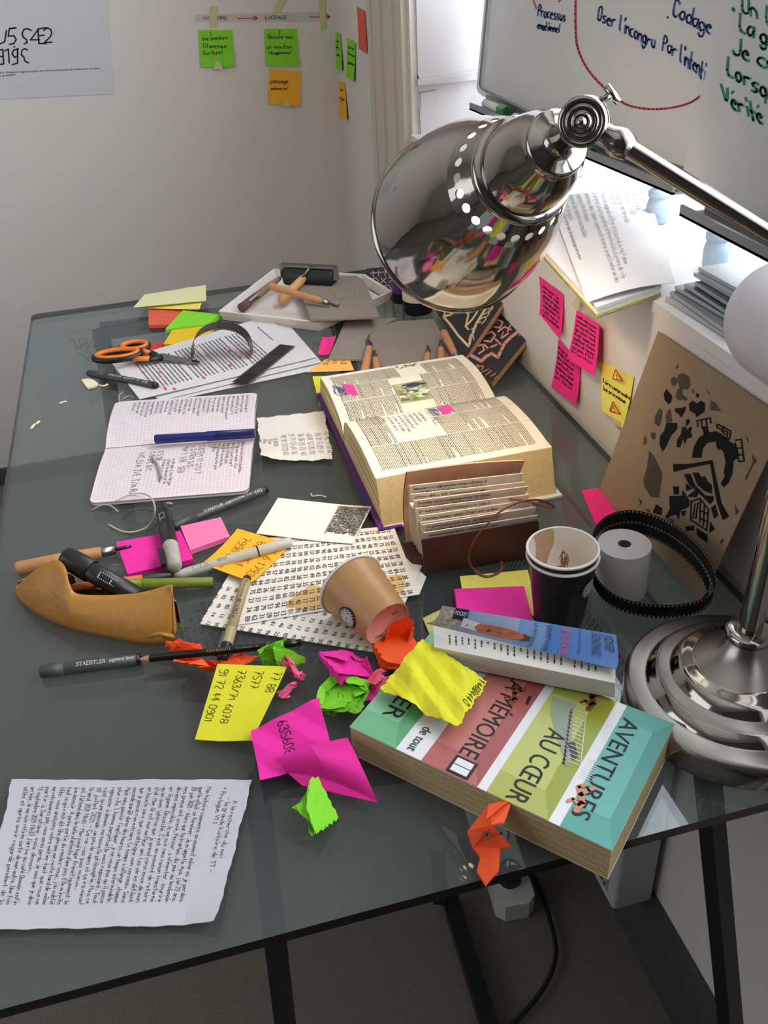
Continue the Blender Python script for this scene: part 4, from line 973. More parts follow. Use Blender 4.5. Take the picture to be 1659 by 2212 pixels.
def dB(b, S):
    cols(b, S, .006, S.W-.012, 8, [(.034, .108, .088, .168)])
    S.fill(b, .024, .078, .052, .088, HIL, .0006); S.fill(b, .030, .084, .058, .095, HIL, .0007)
    S.hand(b, ["Je garderai", "la première", "d'abord univer", "celle de partout", "la veille nid et que", "si tout se la robe", "mit droit vue la", "toile"], .036, .122, .0050, .0068, .00024, BLUEINK, 4)
    S.hand(b, ["RIFFALC"], .036, .113, .011, .01, .0004, BLUEINK, 6); scrib(b, S, .028, .094, .034, .012, BLUEINK, 14, 8)
zfA = lambda t: .030+.016*math.sin(min(1, t*1.25)*math.pi*.55)-.010*t*t-.012*math.exp(-t*30)
zfB = lambda t: .046+.012*math.sin(min(1, t*1.1)*math.pi*.7)-.002*t-.034*math.exp(-t*22)
block(yg, 1.190, zfA, 'left_pages', 16, dA)
block(yg, .866, zfB, 'right_pages', 26, dB)
sheet('paper_slip', ((1078, 874), (1092, 888), (1035, 903), (1050, 882)), mat('slip_paper', (228, 218, 196), .8), 'small translucent paper slip with figures lying in the fold of the dictionary', 'paper slip', z=T+.046, draw=lambda b, S: S.hand(b, ['28', '11-93'], .002, .006, .004, .006, .0003, INK, 3))
# ---- white sheet with dense corner writing
def ws(b, S):
    r = random.Random(4)
    for i in range(22):
        S.hand(b, [''.join(r.choice(['a', 'e', 'n', 'r', 's', '3', 't', ' ', 'm', 'i', '8', 'u', 'd']) for _ in range(26))], .004, S.H*(.03+.0145*i), .0034, .01, .00022, INK, 40+i, slant=-.0, wmax=S.W*.92)
CARD = mat('thick_white_paper', (236, 228, 216), .8, var=.02)
sheet('drawing_sheet', ((803, 1097), (762, 1177), (554, 1157), (601, 1080)), CARD, 'white sheet with one edge of dense tiny writing between notebook and dictionary', z=T+.004, zf=lambda u, v: .001+.003*abs(v-.3), nu=8, nv=12, draw=ws)
# ---- sheets of digits
def digits(n):
    x = 0; q, r, t, k, m, xx = 1, 0, 1, 1, 3, 3; out = []
    while len(out) < n:
        if 4*q+r-t < m*t: out.append(m); q, r, m = 10*q, 10*(r-m*t), (10*(3*q+r))//t-10*m
        else: q, r, t, k, m, xx = q*k, (2*q+r)*xx, t*xx, k+1, (q*(7*k+2)+r*xx)//(t*xx), xx+2
    return out
PI = digits(640)[3:]
def dg(n0, rows, x0, y0, lead, step, size, per=10, skip=()):
    def f(b, S):
        k = n0
        for i in range(rows):
            for j in range(per):
                s = '%d%d' % (PI[k], PI[k+1]); k += 2
                v, fc = outline(s); y = y0*S.H+lead*i; x = x0*S.W+step*j
                b.add([S.ab(x+a*size*1.12, y-c*size, .0005) for a, c in v], fc, INK)
    return f
sheet('digit_sheet', ((876, 1205), (921, 1247), (906, 1284), (830, 1262)), CARD, 'torn corner of a digit sheet to the right of the brown cup', z=T, draw=lambda b, S: S.hand(b, ['11', '50'], .003, .012, .006, .009, .0004, INK, 3), zf=lambda u, v: .0006)
sheet('digit_sheet', ((912, 1222), (825, 1412), (431, 1348), (540, 1165)), CARD, 'lower white sheet whose printed digits show along its front edge', z=T+.0016, draw=dg(20, 22, .58, .05, .0098, .0135, .0064, 7), nu=6, nv=6, zf=lambda u, v: .0004)
STN = mat('coffee_stain', (222, 186, 128), .8, rgb2=(200, 160, 100), scale=60)
def dg1(b, S):
    dg(0, 24, .045, .06, S.H*.0385, S.W*.098, .0066)(b, S)
    for (cx, cy, rw, rh, sd) in ((.82, .10, .13, .045, 3), (.84, .60, .14, .11, 5), (.90, .34, .10, .06, 7)):
        r = random.Random(sd); n = 40; ph = [r.uniform(0, 6) for _ in range(4)]
        pts = []
        for i in range(n):
            a = 2*math.pi*i/n; k = 1+.13*math.sin(3*a+ph[0])+.09*math.sin(7*a+ph[1])+.06*math.sin(13*a+ph[2])
            pts.append(S.ab(S.W*min(.98, max(.02, cx+rw*k*math.cos(a))), S.H*min(.98, max(.02, cy+rh*k*math.sin(a))), .0003))
        b.poly(pts, STN)
sheet('digit_sheet', ((850, 1136), (907, 1284), (505, 1352), (548, 1165)), CARD, 'top white sheet covered with rows of printed digits, stained beside the brown cup', z=T+.003, draw=dg1, nu=6, nv=6, zf=lambda u, v: .0004)
# ---- amber note with numbers
def am(b, S): S.hand(b, ["26 6 1793", "80 .1854", "7996 6723"], .010, .016, .011, .021, .0004, mat('brown_ink', (150, 96, 40), .7), 6)
sheet('sticky_note', ((628, 1180), (545, 1263), (437, 1223), (514, 1147)), AMB, 'amber note with handwritten numbers under the pale grey marker', 'sticky note', z=T+.0045, zf=lambda u, v: .001+.010*(u-.5)**2, draw=am, nu=10, nv=6)
# ---- note pads by the black marker
pad('sticky_note_pad', ((251, 1170), (390, 1146), (418, 1207), (276, 1240)), MAG, 'magenta note pad under the black and white marker', .006)
pad('sticky_note_pad', ((390, 1136), (477, 1117), (497, 1158), (411, 1188)), LPINK, 'light pink note pad right of the magenta pad', .006)
# ---- yellow lifted note with sums
def ys(b, S):
    S.hand(b, ["77 88", "7577", "7363/71 6078", "91 72 44 0901"], .007, .010, .0080, .0165, .0003, INK, 6)
sheet('sticky_note', ((620, 1440, T+.016), (545, 1606, T+.004), (421, 1597, T+.004), (470, 1434, T+.022)), YEL, 'bright yellow note with rows of handwritten numbers, curled up beside the green ball', 'sticky note', zf=lambda u, v: .010*max(0, u-.25)*max(0, .55-v)*1.2, nu=14, nv=14, draw=ys, smooth=True)
# ---- letter
LT = ["        À la recherche du moi", "      - la grande histoire de TT -", "* Prologue V1.1", "", "Mon histoire commence au moment même où je perdais", "quelle allait se terminer. Je m'appelle Aya, j'ai 22 ans.", "20 juin 2021 - Alors que ta travlais, du jour au lendemain", "mes pneus ont crevé. Penser, s'alimenter, sourire", "deviens impossible. Je me suis sans raison transformé", "en légume. Desséché. C'est au moment de refaire", "qu'on avec laterne que je prend conscience de mon", "état. Mon lit est mon meilleur ami. Les séries défilent", "en boucle sans que ça atteigne mon cerveau. Sans", "que je puisse n'en extraire. Le temps s'allonge, chaque", "seconde paraît durer des heures, un temps interminable.", "Mais sans pouvoir l'expliquer, je ne veux pas qu'il passe", "plus vite. L'homme perpétuelle mais reposant. Tout", "repousser à demain, ma nouvelle philosophie. Mais ce", "n'est qu'une passade, un peu de vapes et ça ira mieux!", "18 juillet 2021 - Ça ne vas pas mieux.", "16 aout 2021 14h41 - Mon pied tape frénétiquement le", "sol. J'attend dans la salle d'attente d'une psy. Elle m'invite", "à m'asseoir. À peine sortie du rendez-vous, j'ai oublié", "tout ce qui c'est dit. Une phrase me reste tard de même", "tête: vous analysez votre métier tant que vous ne", "me retrouverez pas, vous serez perdu. Je sais que je dois", "partir à Saratane, mais demain.", "13 septembre 2021 17h32 J'arrive au café Demain enfin", "arrivée. Je me suis retirée sortir de mon autre. Une fois", "allée et après avoir regardé pendant de la"]
def lt(b, S): S.hand(b, LT, .008, S.H*.055, .0042, S.H*.0305, .00017, INK, 17, wmax=S.W*.80)
LPAP = mat('letter_paper', (188, 184, 190), .8, var=.03)
def ltz(u, v, f=crease(21, .0034, 11, 3.6)): return .001+f(u, v)+.02*max(0, .14-v)*max(0, u-.75)*8+.006*(max(0, .12-v))
sheet('letter', ((546, 1690), (468, 2004), (-40, 2014), (28, 1690)), LPAP, 'creased handwritten letter filled with black lines at the front left of the desk', 'letter', nu=40, nv=44, zf=ltz, edge=ragged(8, .006), draw=lt, tri=True)
# ================================================================== print making tools at the back
tr = thing('foam_tray', 'white foam tray holding brush, brayer and wooden gouge at the back of the desk', 'tray', Z((650, 650)))
FOAM = mat('white_foam', (222, 212, 206), .8, var=.04, scale=30)
tp = [Z(p, T) for p in ((482, 692), (596, 602), (784, 614), (842, 650), (690, 716))]
cen = sum(tp)/5
b = MB(); b.prism([p+V(0, 0, .0008) for p in tp], (0, 0, .003), FOAM); b.build('bottom', tr)
b = MB()
for i in range(5):
    p, q = tp[i], tp[(i+1) % 5]; pi, qi = p+_unit(cen-p)*.008, q+_unit(cen-q)*.008
    po, qo = p-_unit(cen-p)*.006, q-_unit(cen-q)*.006
    h = V(0, 0, .017)
    vs = [p, q, qo+h, po+h, qo+h+_unit(cen-q)*.006, po+h+_unit(cen-p)*.006, qi, pi]
    b.add([v+V(0, 0, .001) for v in vs], [(0, 1, 2, 3), (3, 2, 4, 5), (5, 4, 6, 7)], FOAM)
b.build('rim', tr)
br = thing('brayer', 'ink roller with steel frame, black rubber roll and wooden handle resting on the tray', 'ink roller', Z((665, 600), T+.01))
ra_, rb_ = Z((617, 596), T+.033), Z((722, 602), T+.033); rd = _unit(rb_-ra_)
b = MB(); b.lathe([(0, .0001), (0, .0155), (.004, .0165), (np.linalg.norm(rb_-ra_)-.004, .0165), (np.linalg.norm(rb_-ra_), .0155), (np.linalg.norm(rb_-ra_), .0001)], ra_, rd, mat('black_rubber', (26, 27, 30), .5), 32); b.build('roll', br)
b = MB(); u3 = V(0, .004, .021); wv = V(0, -.0035, 0)
for p, q in ((ra_-rd*.004-u3*.1, ra_-rd*.004+u3), (rb_+rd*.004-u3*.1, rb_+rd*.004+u3), (ra_-rd*.006+u3, rb_+rd*.006+u3)): bar(b, p, q, .011, .0025, STEEL)
b.tube([(ra_+rb_)/2+u3, (ra_+rb_)/2+u3*1.1+V(-.004, -.02, -.004), Z((652, 600), T+.040)], .0022, STEEL, 8); b.build('frame', br)
hA, hB = Z((656, 600), T+.037), Z((606, 652), T+.0165); b = MB(); hd = _unit(hB-hA); hL = np.linalg.norm(hB-hA)
b.lathe([(0, .0001), (0, .006), (.006, .0075), (hL*.5, .0085), (hL*.75, .0105), (hL*.92, .0105), (hL, .006), (hL+.001, .0001)], hA, hd, mat('yellow_wood', (214, 170, 110), .45, rgb2=(190, 140, 84), scale=60), 20); b.build('handle', br)
o = thing('carving_gouge', 'long wooden handled gouge lying across the foam tray, wire tip on the grey plate', 'carving tool', Z((640, 636), T+.03))
A, B = Z((583, 618), T+.048), Z((700, 652), T+.032); d = _unit(B-A); L = np.linalg.norm(B-A)
b = MB(); b.lathe([(0, .0001), (0, .006), (.002, .0066), (L*.9, .0055), (L, .0045)], A, d, WOOD, 18); b.build('handle', o)
b = MB(); b.lathe([(L-.004, .0049), (L+.010, .0038), (L+.010, .0001)], A, d, STEEL, 14); b.build('ferrule', o)
e = B+d*.010; b = MB(); b.tube([e, Z((716, 656), T+.027), Z((728, 661), T+.0255)], .0016, MATS['dark_tool_steel'], 8); b.tube([Z((728, 661), T+.0255), Z((733, 656), T+.0262), Z((730, 664), T+.0255), Z((724, 660), T+.026)], .0009, STEEL, 6); b.build('blade', o)
bt = thing('paint_brush', 'old flat brush with grey ferrule lying in the foam tray', 'brush', Z((550, 630)))
A, B = Z((604, 601), T+.030), Z((553, 641), T+.021); d = _unit(B-A); L = np.linalg.norm(B-A)
b = MB(); b.lathe([(0, .004), (L*.4, .0065), (L, .0075)], A, d, mat('worn_handle', (150, 118, 100), .6, rgb2=(120, 96, 84)), 16); b.build('handle', bt)
b = MB(); b.lathe([(L, .0078), (L+.026, .0080)], A, d, STEEL, 16); b.build('ferrule', bt)
b = MB(); b.lathe([(L+.026, .0076), (L+.045, .0085), (L+.046, .0001)], A, d, mat('brown_bristle', (120, 92, 76), .9, rgb2=(60, 46, 40), scale=300), 16); b.build('bristles', bt)
LINO = mat('grey_linoleum', (138, 126, 116), .75, var=.05, scale=30); LEDG = mat('burlap_edge', (176, 150, 112), .9, rgb2=(140, 112, 80), scale=200)
def plate(pts, zs, label, m=LINO, th=.0032, draw=None, name='linoleum_plate', cat='linoleum', side=None):
    c = [Z(p, z) for p, z in zip(pts, zs)]; b = MB(); b.prism([p-V(0, 0, th) for p in c], (0, 0, th), m, side or LEDG)
    if draw: draw(b)
    return b.build(name, None, label, cat)
CUT = mat('carved_groove', (170, 150, 116), .9)
def carv(b):
    r = random.Random(5)
    un = lambda p: RP(p, Z((740, 640), T+.0242), (0, 0, 1))
    for cx, cy, w, h in ((742, 632, 34, 14), (745, 634, 25, 9), (757, 628, 12, 16), (735, 634, 14, 12)):
        P = [(cx+w*math.cos(a*.5)+r.uniform(-2, 2), cy+h*math.sin(a*.5)+r.uniform(-1, 1)) for a in range(13)]
        for p, q in zip(P[:-1], P[1:]): ribbon(b, [p, q], .45, CUT, lambda x, y: un((x, y)))
    for i in range(9): x = 720+i*6; ribbon(b, [(x, 624+r.uniform(-3, 3)), (x+r.uniform(-6, 8), 646)], .4, CUT, lambda x_, y_: un((x_, y_)))
plate(((635, 594), (770, 596), (787, 606), (820, 684), (672, 691)), [T+.024]*5, 'grey lino plate with faint carved lines resting on the foam tray', draw=carv)
plate(((746, 692), (800, 690), (857, 686), (830, 703), (796, 722), (788, 738), (791, 760), (786, 776), (709, 776)), [T+.0045]*9, 'pale grey lino offcut with curved edge, left of the rounded lino sheet', mat('pale_linoleum', (150, 142, 132), .8, rgb2=(126, 116, 104), scale=40))
plate(((800, 722), (822, 706), (856, 694), (936, 689), (985, 776), (826, 797), (812, 768), (797, 742)), [T+.0046]*8, 'rounded dark grey lino sheet under the short gouges')
# dark carved offcut near the bottles
BRN = mat('inked_brown', (70, 54, 50), .7, rgb2=(34, 28, 28), scale=60); WL = mat('white_carving', (186, 180, 176), .8)
b = MB(); pts = [(792, 580), (848, 575), (850, 645), (822, 640), (800, 628), (790, 618)]; c = [Z(p, T+.004) for p in pts]; b.prism([p-V(0, 0, .0032) for p in c], (0, 0, .0032), BRN)
un = lambda x, y: Z((x, y), T+.0044)
for q in (((800, 590), (846, 586)), ((806, 586), (806, 598)), ((818, 585), (818, 597)), ((832, 584), (832, 596)), ((800, 604), (812, 600), (818, 608), (808, 614), (800, 608)), ((822, 600), (834, 612)), ((834, 600), (822, 612)), ((806, 620), (818, 616), (826, 624), (818, 632)), ((828, 618), (840, 616), (846, 626)), ((840, 598), (848, 604), (840, 610))):
    ribbon(b, q, 1.0, WL, un)
b.build('linoleum_plate', None, 'dark brown carved lino offcut with white lines, left of the ink bottles', 'linoleum')
# ink bottles
ib = thing('ink_bottle', 'black ink bottle with white label standing under the lamp shade', 'ink bottle', Z((902, 676)))
c0 = Z((903, 672)); BB = mat('black_bottle', (20, 21, 26), .3); rB = .0265
b = MB(); b.lathe([(0, .0001), (0, rB*.92), (.004, rB), (.085, rB), (.094, rB*.85), (.100, .013), (.104, .0115), (.112, .0115)], c0, (0, 0, 1), BB, 40); b.build('body', ib)
b = MB(); b.lathe([(.024, rB+.0003), (.080, rB+.0003)], c0, (0, 0, 1), mat('bottle_label', (216, 206, 204), .6), 40, ref=(0, -1, 0))
un = lambda p: c0+V(math.sin(p[0]/rB), -math.cos(p[0]/rB), 0)*(rB+.0006)+V(0, 0, p[1])
for s, z, w, h in (('gravure', .052, .018, .004), ('Taille-douce', .045, .022, .003), ('Noir', .038, .010, .0034), ('Black', .032, .011, .0034), ('www.joopstoop.com', .026, .026, .0022)): printed(b, s, (-w/2-.004, z), (w/2-.004, z), (0, h), un, INK)
b.build('label_band', ib)
b = MB(); b.lathe([(.106, .0125), (.107, .0135), (.124, .0135), (.125, .012), (.125, .0001)], c0, (0, 0, 1), BB, 28); b.build('cap', ib)
ib = thing('paint_tube_bottle', 'small purple and blue paint bottle left of the black ink bottle', 'paint bottle', Z((864, 664))); c0 = Z((868, 650)); r_ = .017
b = MB(); b.lathe([(0, .0001), (0, r_), (.018, r_), (.018, r_*1.01)], c0, (0, 0, 1), mat('dark_green_paint', (26, 70, 44), .4), 28); b.build('base', ib)
b = MB(); b.lathe([(.018, r_), (.050, r_)], c0, (0, 0, 1), mat('purple_label', (92, 36, 120), .4), 28); un = lambda p: c0+V(math.sin(p[0]/r_), -math.cos(p[0]/r_), 0)*(r_+.0005)+V(0, 0, p[1]); printed(b, 'UR', (-.010, .038), (.008, .038), (0, .009), un, PINK); b.build('label_band', ib)
b = MB(); b.lathe([(.050, r_), (.066, r_), (.07, r_*.6), (.08, r_*.55), (.08, .0001)], c0, (0, 0, 1), mat('blue_label', (50, 96, 190), .4), 28); b.build('top', ib)
# carved blocks leaning back against the wall
BWD = mat('wood_block_side', (190, 150, 112), .7, rgb2=(160, 120, 84)); BINK = mat('inked_block', (44, 40, 40), .6, rgb2=(24, 22, 24), scale=50); CRM = mat('cut_cream', (226, 204, 160), .8); SAL = mat('cut_pinkish', (224, 158, 138), .8)
def block3(A, B, C_, zs, label, th, draw):
    a, b_, c = [Z(p, z) for p, z in zip((A, B, C_), zs)]; d = a+(c-b_); n = _unit(np.cross(b_-a, c-b_)); n = -n if n[2] < 0 else n
    b = MB(); b.prism([a-n*th, b_-n*th, c-n*th, d-n*th], n*th, BINK, BWD); un = lambda x, y, k=.0006: RP((x, y), a+n*k, n)
    draw(b, un); return b.build('carved_block', None, label, 'printing block')
def dhand(b, un):
    r = lambda q, w=2.6, m=CRM: ribbon(b, q, w, m, un)
    r([(950, 662), (956, 648), (975, 648), (986, 655), (984, 672), (972, 680), (958, 684), (972, 700), (990, 725), (1012, 748), (1028, 700), (1050, 665), (1088, 636), (1108, 622)])
    r([(1108, 622), (1082, 622), (1060, 634), (1040, 660), (1020, 690), (1005, 706)], 2.0)
    r([(990, 660), (1004, 668), (1012, 680), (1006, 704), (1012, 712)], 2.0); r([(962, 690), (960, 676)], 2); r([(975, 655), (973, 668)], 1.6)
    for i in range(7): r([(1018+i*9, 712-i*11), (1030+i*9, 704-i*10)], 1.2)
    for i in range(5): r([(1040+i*8, 700-i*13), (1050+i*7, 690-i*12), (1046+i*8, 684-i*12)], 1.2)
    r([(1013, 735), (1016, 722), (1018, 735), (1022, 722), (1024, 734)], 1.0)
    pts = [(1064+11*math.cos(t*.5), 634+9*math.sin(t*.5)) for t in range(12)]; b.poly([un(x, y, .0009) for x, y in pts], CRM)
block3((940, 668), (1004, 776), (1108, 622), (T+.012, T+.012, T+.075), 'carved block with cream outlined hand and bones, leaning behind the lamp shade', .007, dhand)
def dbeast(b, un):
    r = lambda q, w=1.8, m=SAL: ribbon(b, q, w, m, un)
    r([(1014, 766), (1022, 752), (1040, 730), (1050, 715), (1062, 705), (1064, 692), (1076, 680), (1092, 665), (1100, 660), (1116, 660), (1134, 662), (1140, 676), (1138, 690), (1146, 698), (1136, 708), (1120, 716), (1104, 728), (1090, 742), (1082, 758), (1076, 772), (1062, 764), (1050, 770), (1040, 780), (1026, 772), (1014, 766)], 3.4)
    for q in (((1066, 700), (1074, 690), (1086, 696), (1080, 708), (1068, 706)), ((1096, 680), (1108, 674), (1112, 686), (1102, 694)), ((1112, 672), (1126, 668)), ((1050, 722), (1062, 716), (1070, 724), (1060, 738), (1046, 736)), ((1030, 748), (1042, 744), (1046, 756), (1034, 764)), ((1076, 716), (1090, 706), (1104, 712)), ((1084, 730), (1098, 720)), ((1118, 690), (1130, 682)), ((1060, 750), (1074, 744)), ((1100, 668), (1104, 700), (1096, 716)), ((1126, 674), (1116, 700)), ((1046, 744), (1054, 752)), ((1070, 732), (1082, 744))): r(q, 1.9)
    for q in (((1070, 690), (1076, 700)), ((1110, 700), (1122, 698)), ((1088, 716), (1082, 730))): r(q, 1.0, WL)
    write(b, 'souris', (1122, 726), (1140, 706), (-4, -6), lambda p: un(p[0], p[1]), .5, WL, 3)
    for i in range(12):
        rr_ = random.Random(i); x, y = 1012+rr_.random()*60, 788+rr_.random()*30; r([(x, y), (x+rr_.uniform(4, 14), y-rr_.uniform(2, 10))], 1.4, BWD)
block3((1004, 772), (1062, 827), (1173, 690), (T+.010, T+.010, T+.052), 'carved block with salmon pink animal shape, right of the hand block', .008, dbeast)
b = MB(); b.box((.395, 1.225, T+.0008), (.404, 1.231, T+.004), WP); b.build('eraser_bit', None, 'tiny white plastic bit lying behind the dictionary', 'scrap')
# ================================================================== leather journal
jr = thing('leather_journal', 'brown leather journal standing on its spine with pages fanned open', 'journal', Z((1030, 1215)))
LDK = mat('dark_brown_leather', (88, 46, 30), .5, rgb2=(66, 34, 22), scale=90, bump=.3); LLT = mat('suede_inside', (222, 172, 138), .85, rgb2=(190, 140, 108), scale=70)
ORG = V(0, 0, 0)
fl, fr_ = Z((918, 1238), T+.002), Z((1170, 1200), T+.002); tl, trr = Z((910, 1166), T+.052), Z((1163, 1124), T+.052)
nf = _unit(np.cross(fr_-fl, tl-fl)); nf = nf if nf[1] < 0 else -nf
b = MB(); b.prism([fl, fr_, trr, tl], -nf*.0022, LDK)
r = random.Random(2)
for i in range(5):
    q = fl+(fr_-fl)*r.uniform(.30, .42)+(tl-fl)*r.uniform(.2, .75)+nf*.0003; b.lathe([(0, .0006), (.0002, .0001)], q, nf, WL, 7)
b.build('front_cover', jr)
bl, brr = Z((885, 1100), T+.002), Z((1120, 1060), T+.002); bl = fl+V(-.004, .062, 0); brr = fr_+V(-.012, .055, 0)
ul, ur = Z((879, 1020), T+.092), Z((1134, 996), T+.092)
def flap(u, v, _):
    p = bl*(1-u)*(1-v)+brr*u*(1-v)+ul*(1-u)*v+ur*u*v
    return p+V(0, 0, 0)+V(0, .010*math.sin(v*math.pi), .003*math.sin(u*3)*v)
b = MB(); b.grid(flap, 12, 12, LLT, 0, True); b.grid(lambda u, v, _: flap(u, v, 0)+V(-.0002, .0024, 0), 12, 12, LDK, 0, True)
e = [(i/12, 1) for i in range(13)]; vs = [flap(u, v, 0) for u, v in e]+[flap(u, v, 0)+V(-.0002, .0024, 0) for u, v in e]; b.add(vs, [(i, i+1, 14+i, 13+i) for i in range(12)], LLT)
b.build('back_flap', jr)
b = MB()
def spn(u, v, _):
    a = fl*(1-v)+bl*v; c = fr_*(1-v)+brr*v; p = a*(1-u)+c*u; return p+V(-.004 if u == 0 else 0, 0, -.0010)
b.grid(spn, 2, 6, LDK, .001); b.build('spine', jr)
# page leaves: thin sheets, feet at the spine, tops fanned
JP_ = mat('journal_page', (232, 214, 192), .85, var=.03)
k_ = 0
for i, f in enumerate([.06, .13, .19, .25, .30, .36, .52, .60, .68, .80, .90, .95]):
    lo_l = fl*(1-f)+bl*f+V(.006, 0, .002); lo_r = fr_*(1-f)+brr*f+V(-.006, 0, .002)
    hi = .054+.006*math.sin(i*2.1)+.022*f; 
    up_l = tl*(1-f)+V(ul[0], ul[1], 0)*f; up_r = trr*(1-f)+V(ur[0], ur[1], 0)*f
    lean = .72
    up_l = V(lo_l[0]+(up_l[0]-lo_l[0])*.6, lo_l[1]+(up_l[1]-lo_l[1])*lean, T+hi); up_r = V(lo_r[0]+(up_r[0]-lo_r[0])*.8, lo_r[1]+(up_r[1]-lo_r[1])*lean, T+hi+.001*(i % 3))
    S = Surf([up_l, up_r, lo_r, lo_l]); g = .5 if i > 6 else 1
    def fan(u, v, _, S=S, i=i): 
        return S.uv(u, v)+V(0, (.006*math.sin(v*math.pi))*(1 if i % 2 else .5), 0)
    b = MB(); b.grid(fan, 6, 6, JP_, 0, True); b.grid(lambda u, v, _: fan(u, v, 0)+V(0, .0012, .0002), 6, 6, JP_, 0, True)
    e = [fan(u/6, 0, 0) for u in range(7)]; b.add(e+[p+V(0, .0012, .0002) for p in e], [(j, j+1, 8+j, 7+j) for j in range(6)], JP_)
    S2 = Surf([up_l, up_r, lo_r, lo_l]); nn_ = S2.n if S2.n[1] < 0 else -S2.n
    rr2 = random.Random(i)
    words = [''.join(rr2.choice('aenrstmuildcp  ') for _ in range(34)) for _ in range(3 if i > 5 else 2)]
    S2.uv = lambda u, v, h=0, S=S, i=i: S.c[0]*(1-u)*(1-v)+S.c[1]*u*(1-v)+S.c[2]*u*v+S.c[3]*(1-u)*v+V(0, (.006*math.sin(v*math.pi))*(1 if i % 2 else .5)-.0006, 0)
    S2.hand(b, words, .004, .006, .0038, .0058, .00024, INK, i, wmax=S2.W-.01)
    b.build('page', jr)
# back block of pages leaning on the flap, written face up
wl, wr = Z((884, 1086), T+.062), Z((1134, 1052), T+.062); wl2, wr2 = Z((903, 1110), T+.055), Z((1143, 1080), T+.055)
S = Surf([wl, wr, wr2, wl2]); b = MB(); b.grid(lambda u, v, _: S.uv(u, v), 4, 3, JP_, .002)
rr2 = random.Random(77); S.hand(b, [''.join(rr2.choice('aenrstmuildcp  ') for _ in range(40)) for _ in range(4)], .004, .004, .0040, .0062, .00026, INK, 3, wmax=S.W-.008); b.build('page', jr)
b = MB()
strap = [(1100, 1078, .070), (1140, 1082, .068), (1190, 1098, .060), (1194, 1092, .063), (1165, 1080, .071), (1130, 1083, .073), (1085, 1102, .072), (1050, 1135, .064), (1026, 1165, .050), (1014, 1195, .034), (1014, 1215, .018), (1026, 1232, .006), (1050, 1246, .0025), (1072, 1240, .0025), (1084, 1226, .0035), (1083, 1212, .009)]
b.tube(spline([Z((x, y), T+z) for x, y, z in strap], 5), .0019, mat('red_brown_leather', (128, 48, 24), .45), 8, flat=.5); b.build('strap', jr)
# ================================================================== leather pouch
po = thing('pencil_pouch', 'tan leather pencil pouch lying open with pens sticking out', 'pouch', Z((220, 1330)))
TANL = mat('tan_leather', (196, 138, 58), .5, rgb2=(172, 116, 44), scale=140, bump=.5); TIN = mat('pouch_lining', (70, 52, 34), .9)
st = [((32, 1282), (33, 1272), .010, .010), ((48, 1302), (56, 1250), .030, .022), ((72, 1322), (84, 1228), .046, .034), ((104, 1340), (118, 1211), .058, .040), ((128, 1350), (140, 1226), .058, .044), ((146, 1356), (150, 1262), .046, .046), ((170, 1363), (165, 1284), .038, .048), ((210, 1373), (212, 1288), .038, .050), ((255, 1382), (255, 1287), .040, .050), ((300, 1391), (300, 1283), .044, .048), ((340, 1394), (338, 1274), .050, .044), ((362, 1388), (360, 1267), .054, .036), ((374, 1376), (371, 1265), .056, .020)]
secs = []
for B_, T_, h, dpt in st:
    pb, pt_ = Z(B_, T+.0012), Z(T_, T+h); yb = pb[1]; 
    sec = []
    for k in range(9):                                   # front wall, bulging
        t = k/8; p = pb*(1-t)+pt_*t; bul = math.sin(t*math.pi)*min(.012, h*.28); sec.append(p+V(0, -bul*.75, bul*.25+.0))
    sec.append(pt_+V(0, .0022, -.0002))
    base_back = V(pt_[0], max(pt_[1]+.006, yb+dpt), T+.0012)
    for k in range(1, 6): t = k/5; sec.append((pt_+V(0, .003, 0))*(1-t)+V(pb[0]*.5+pt_[0]*.5, pb[1]+.010, T+.003)*t+V(0, .002, 0))
    for k in range(1, 5): t = k/4; sec.append(V(pt_[0], pb[1]+.010, T+.003)*(1-t)+(base_back+V(0, -.003, .002))*t)
    sec.append(base_back+V(0, .004, h*.42)); sec.append(base_back+V(0, .0065, h*.42)); sec.append(base_back+V(0, .003, 0)); sec.append(pb+V(0, .004, 0))
    secs.append(sec)
nS = len(secs[0]); dense = []
cols_ = [spline([s[j] for s in secs], 4) for j in range(nS)]; nk = len(cols_[0])
b = MB(); vs = [cols_[j][i] for i in range(nk) for j in range(nS)]
outer = set(range(0, 10))|set(range(nS-4, nS))
b.add(vs, [(i*nS+j, i*nS+(j+1) % nS, (i+1)*nS+(j+1) % nS, (i+1)*nS+j) for i in range(nk-1) for j in range(nS) if j in outer], TANL, True)
b.add(vs, [(i*nS+j, i*nS+(j+1) % nS, (i+1)*nS+(j+1) % nS, (i+1)*nS+j) for i in range(nk-1) for j in range(nS) if j not in outer], TIN, True)
L_ = vs[(nk-1)*nS:]; b.poly([p+V(.0005, 0, 0) for p in L_], TANL)
b.build('body', po)
b = MB(); sm = cols_[8][-3]; b.tube([Z((370, 1264), T+.058), Z((371, 1300), T+.040), Z((373, 1340), T+.022), Z((376, 1376), T+.004)], .0020, TANL, 8, flat=.6)
b.tube([Z((368, 1276), T+.052), Z((367, 1330), T+.028)], .0004, mat('seam_thread', (120, 78, 30), .8), 6); b.build('seam', po)
b = MB(); b.tube([Z((320, 1374), T+.012), Z((345, 1368), T+.016), Z((372, 1374), T+.010), Z((376, 1380), T+.004), Z((345, 1384), T+.004), Z((322, 1376), T+.010)], .0022, TANL, 8); b.build('corner_fold', po)
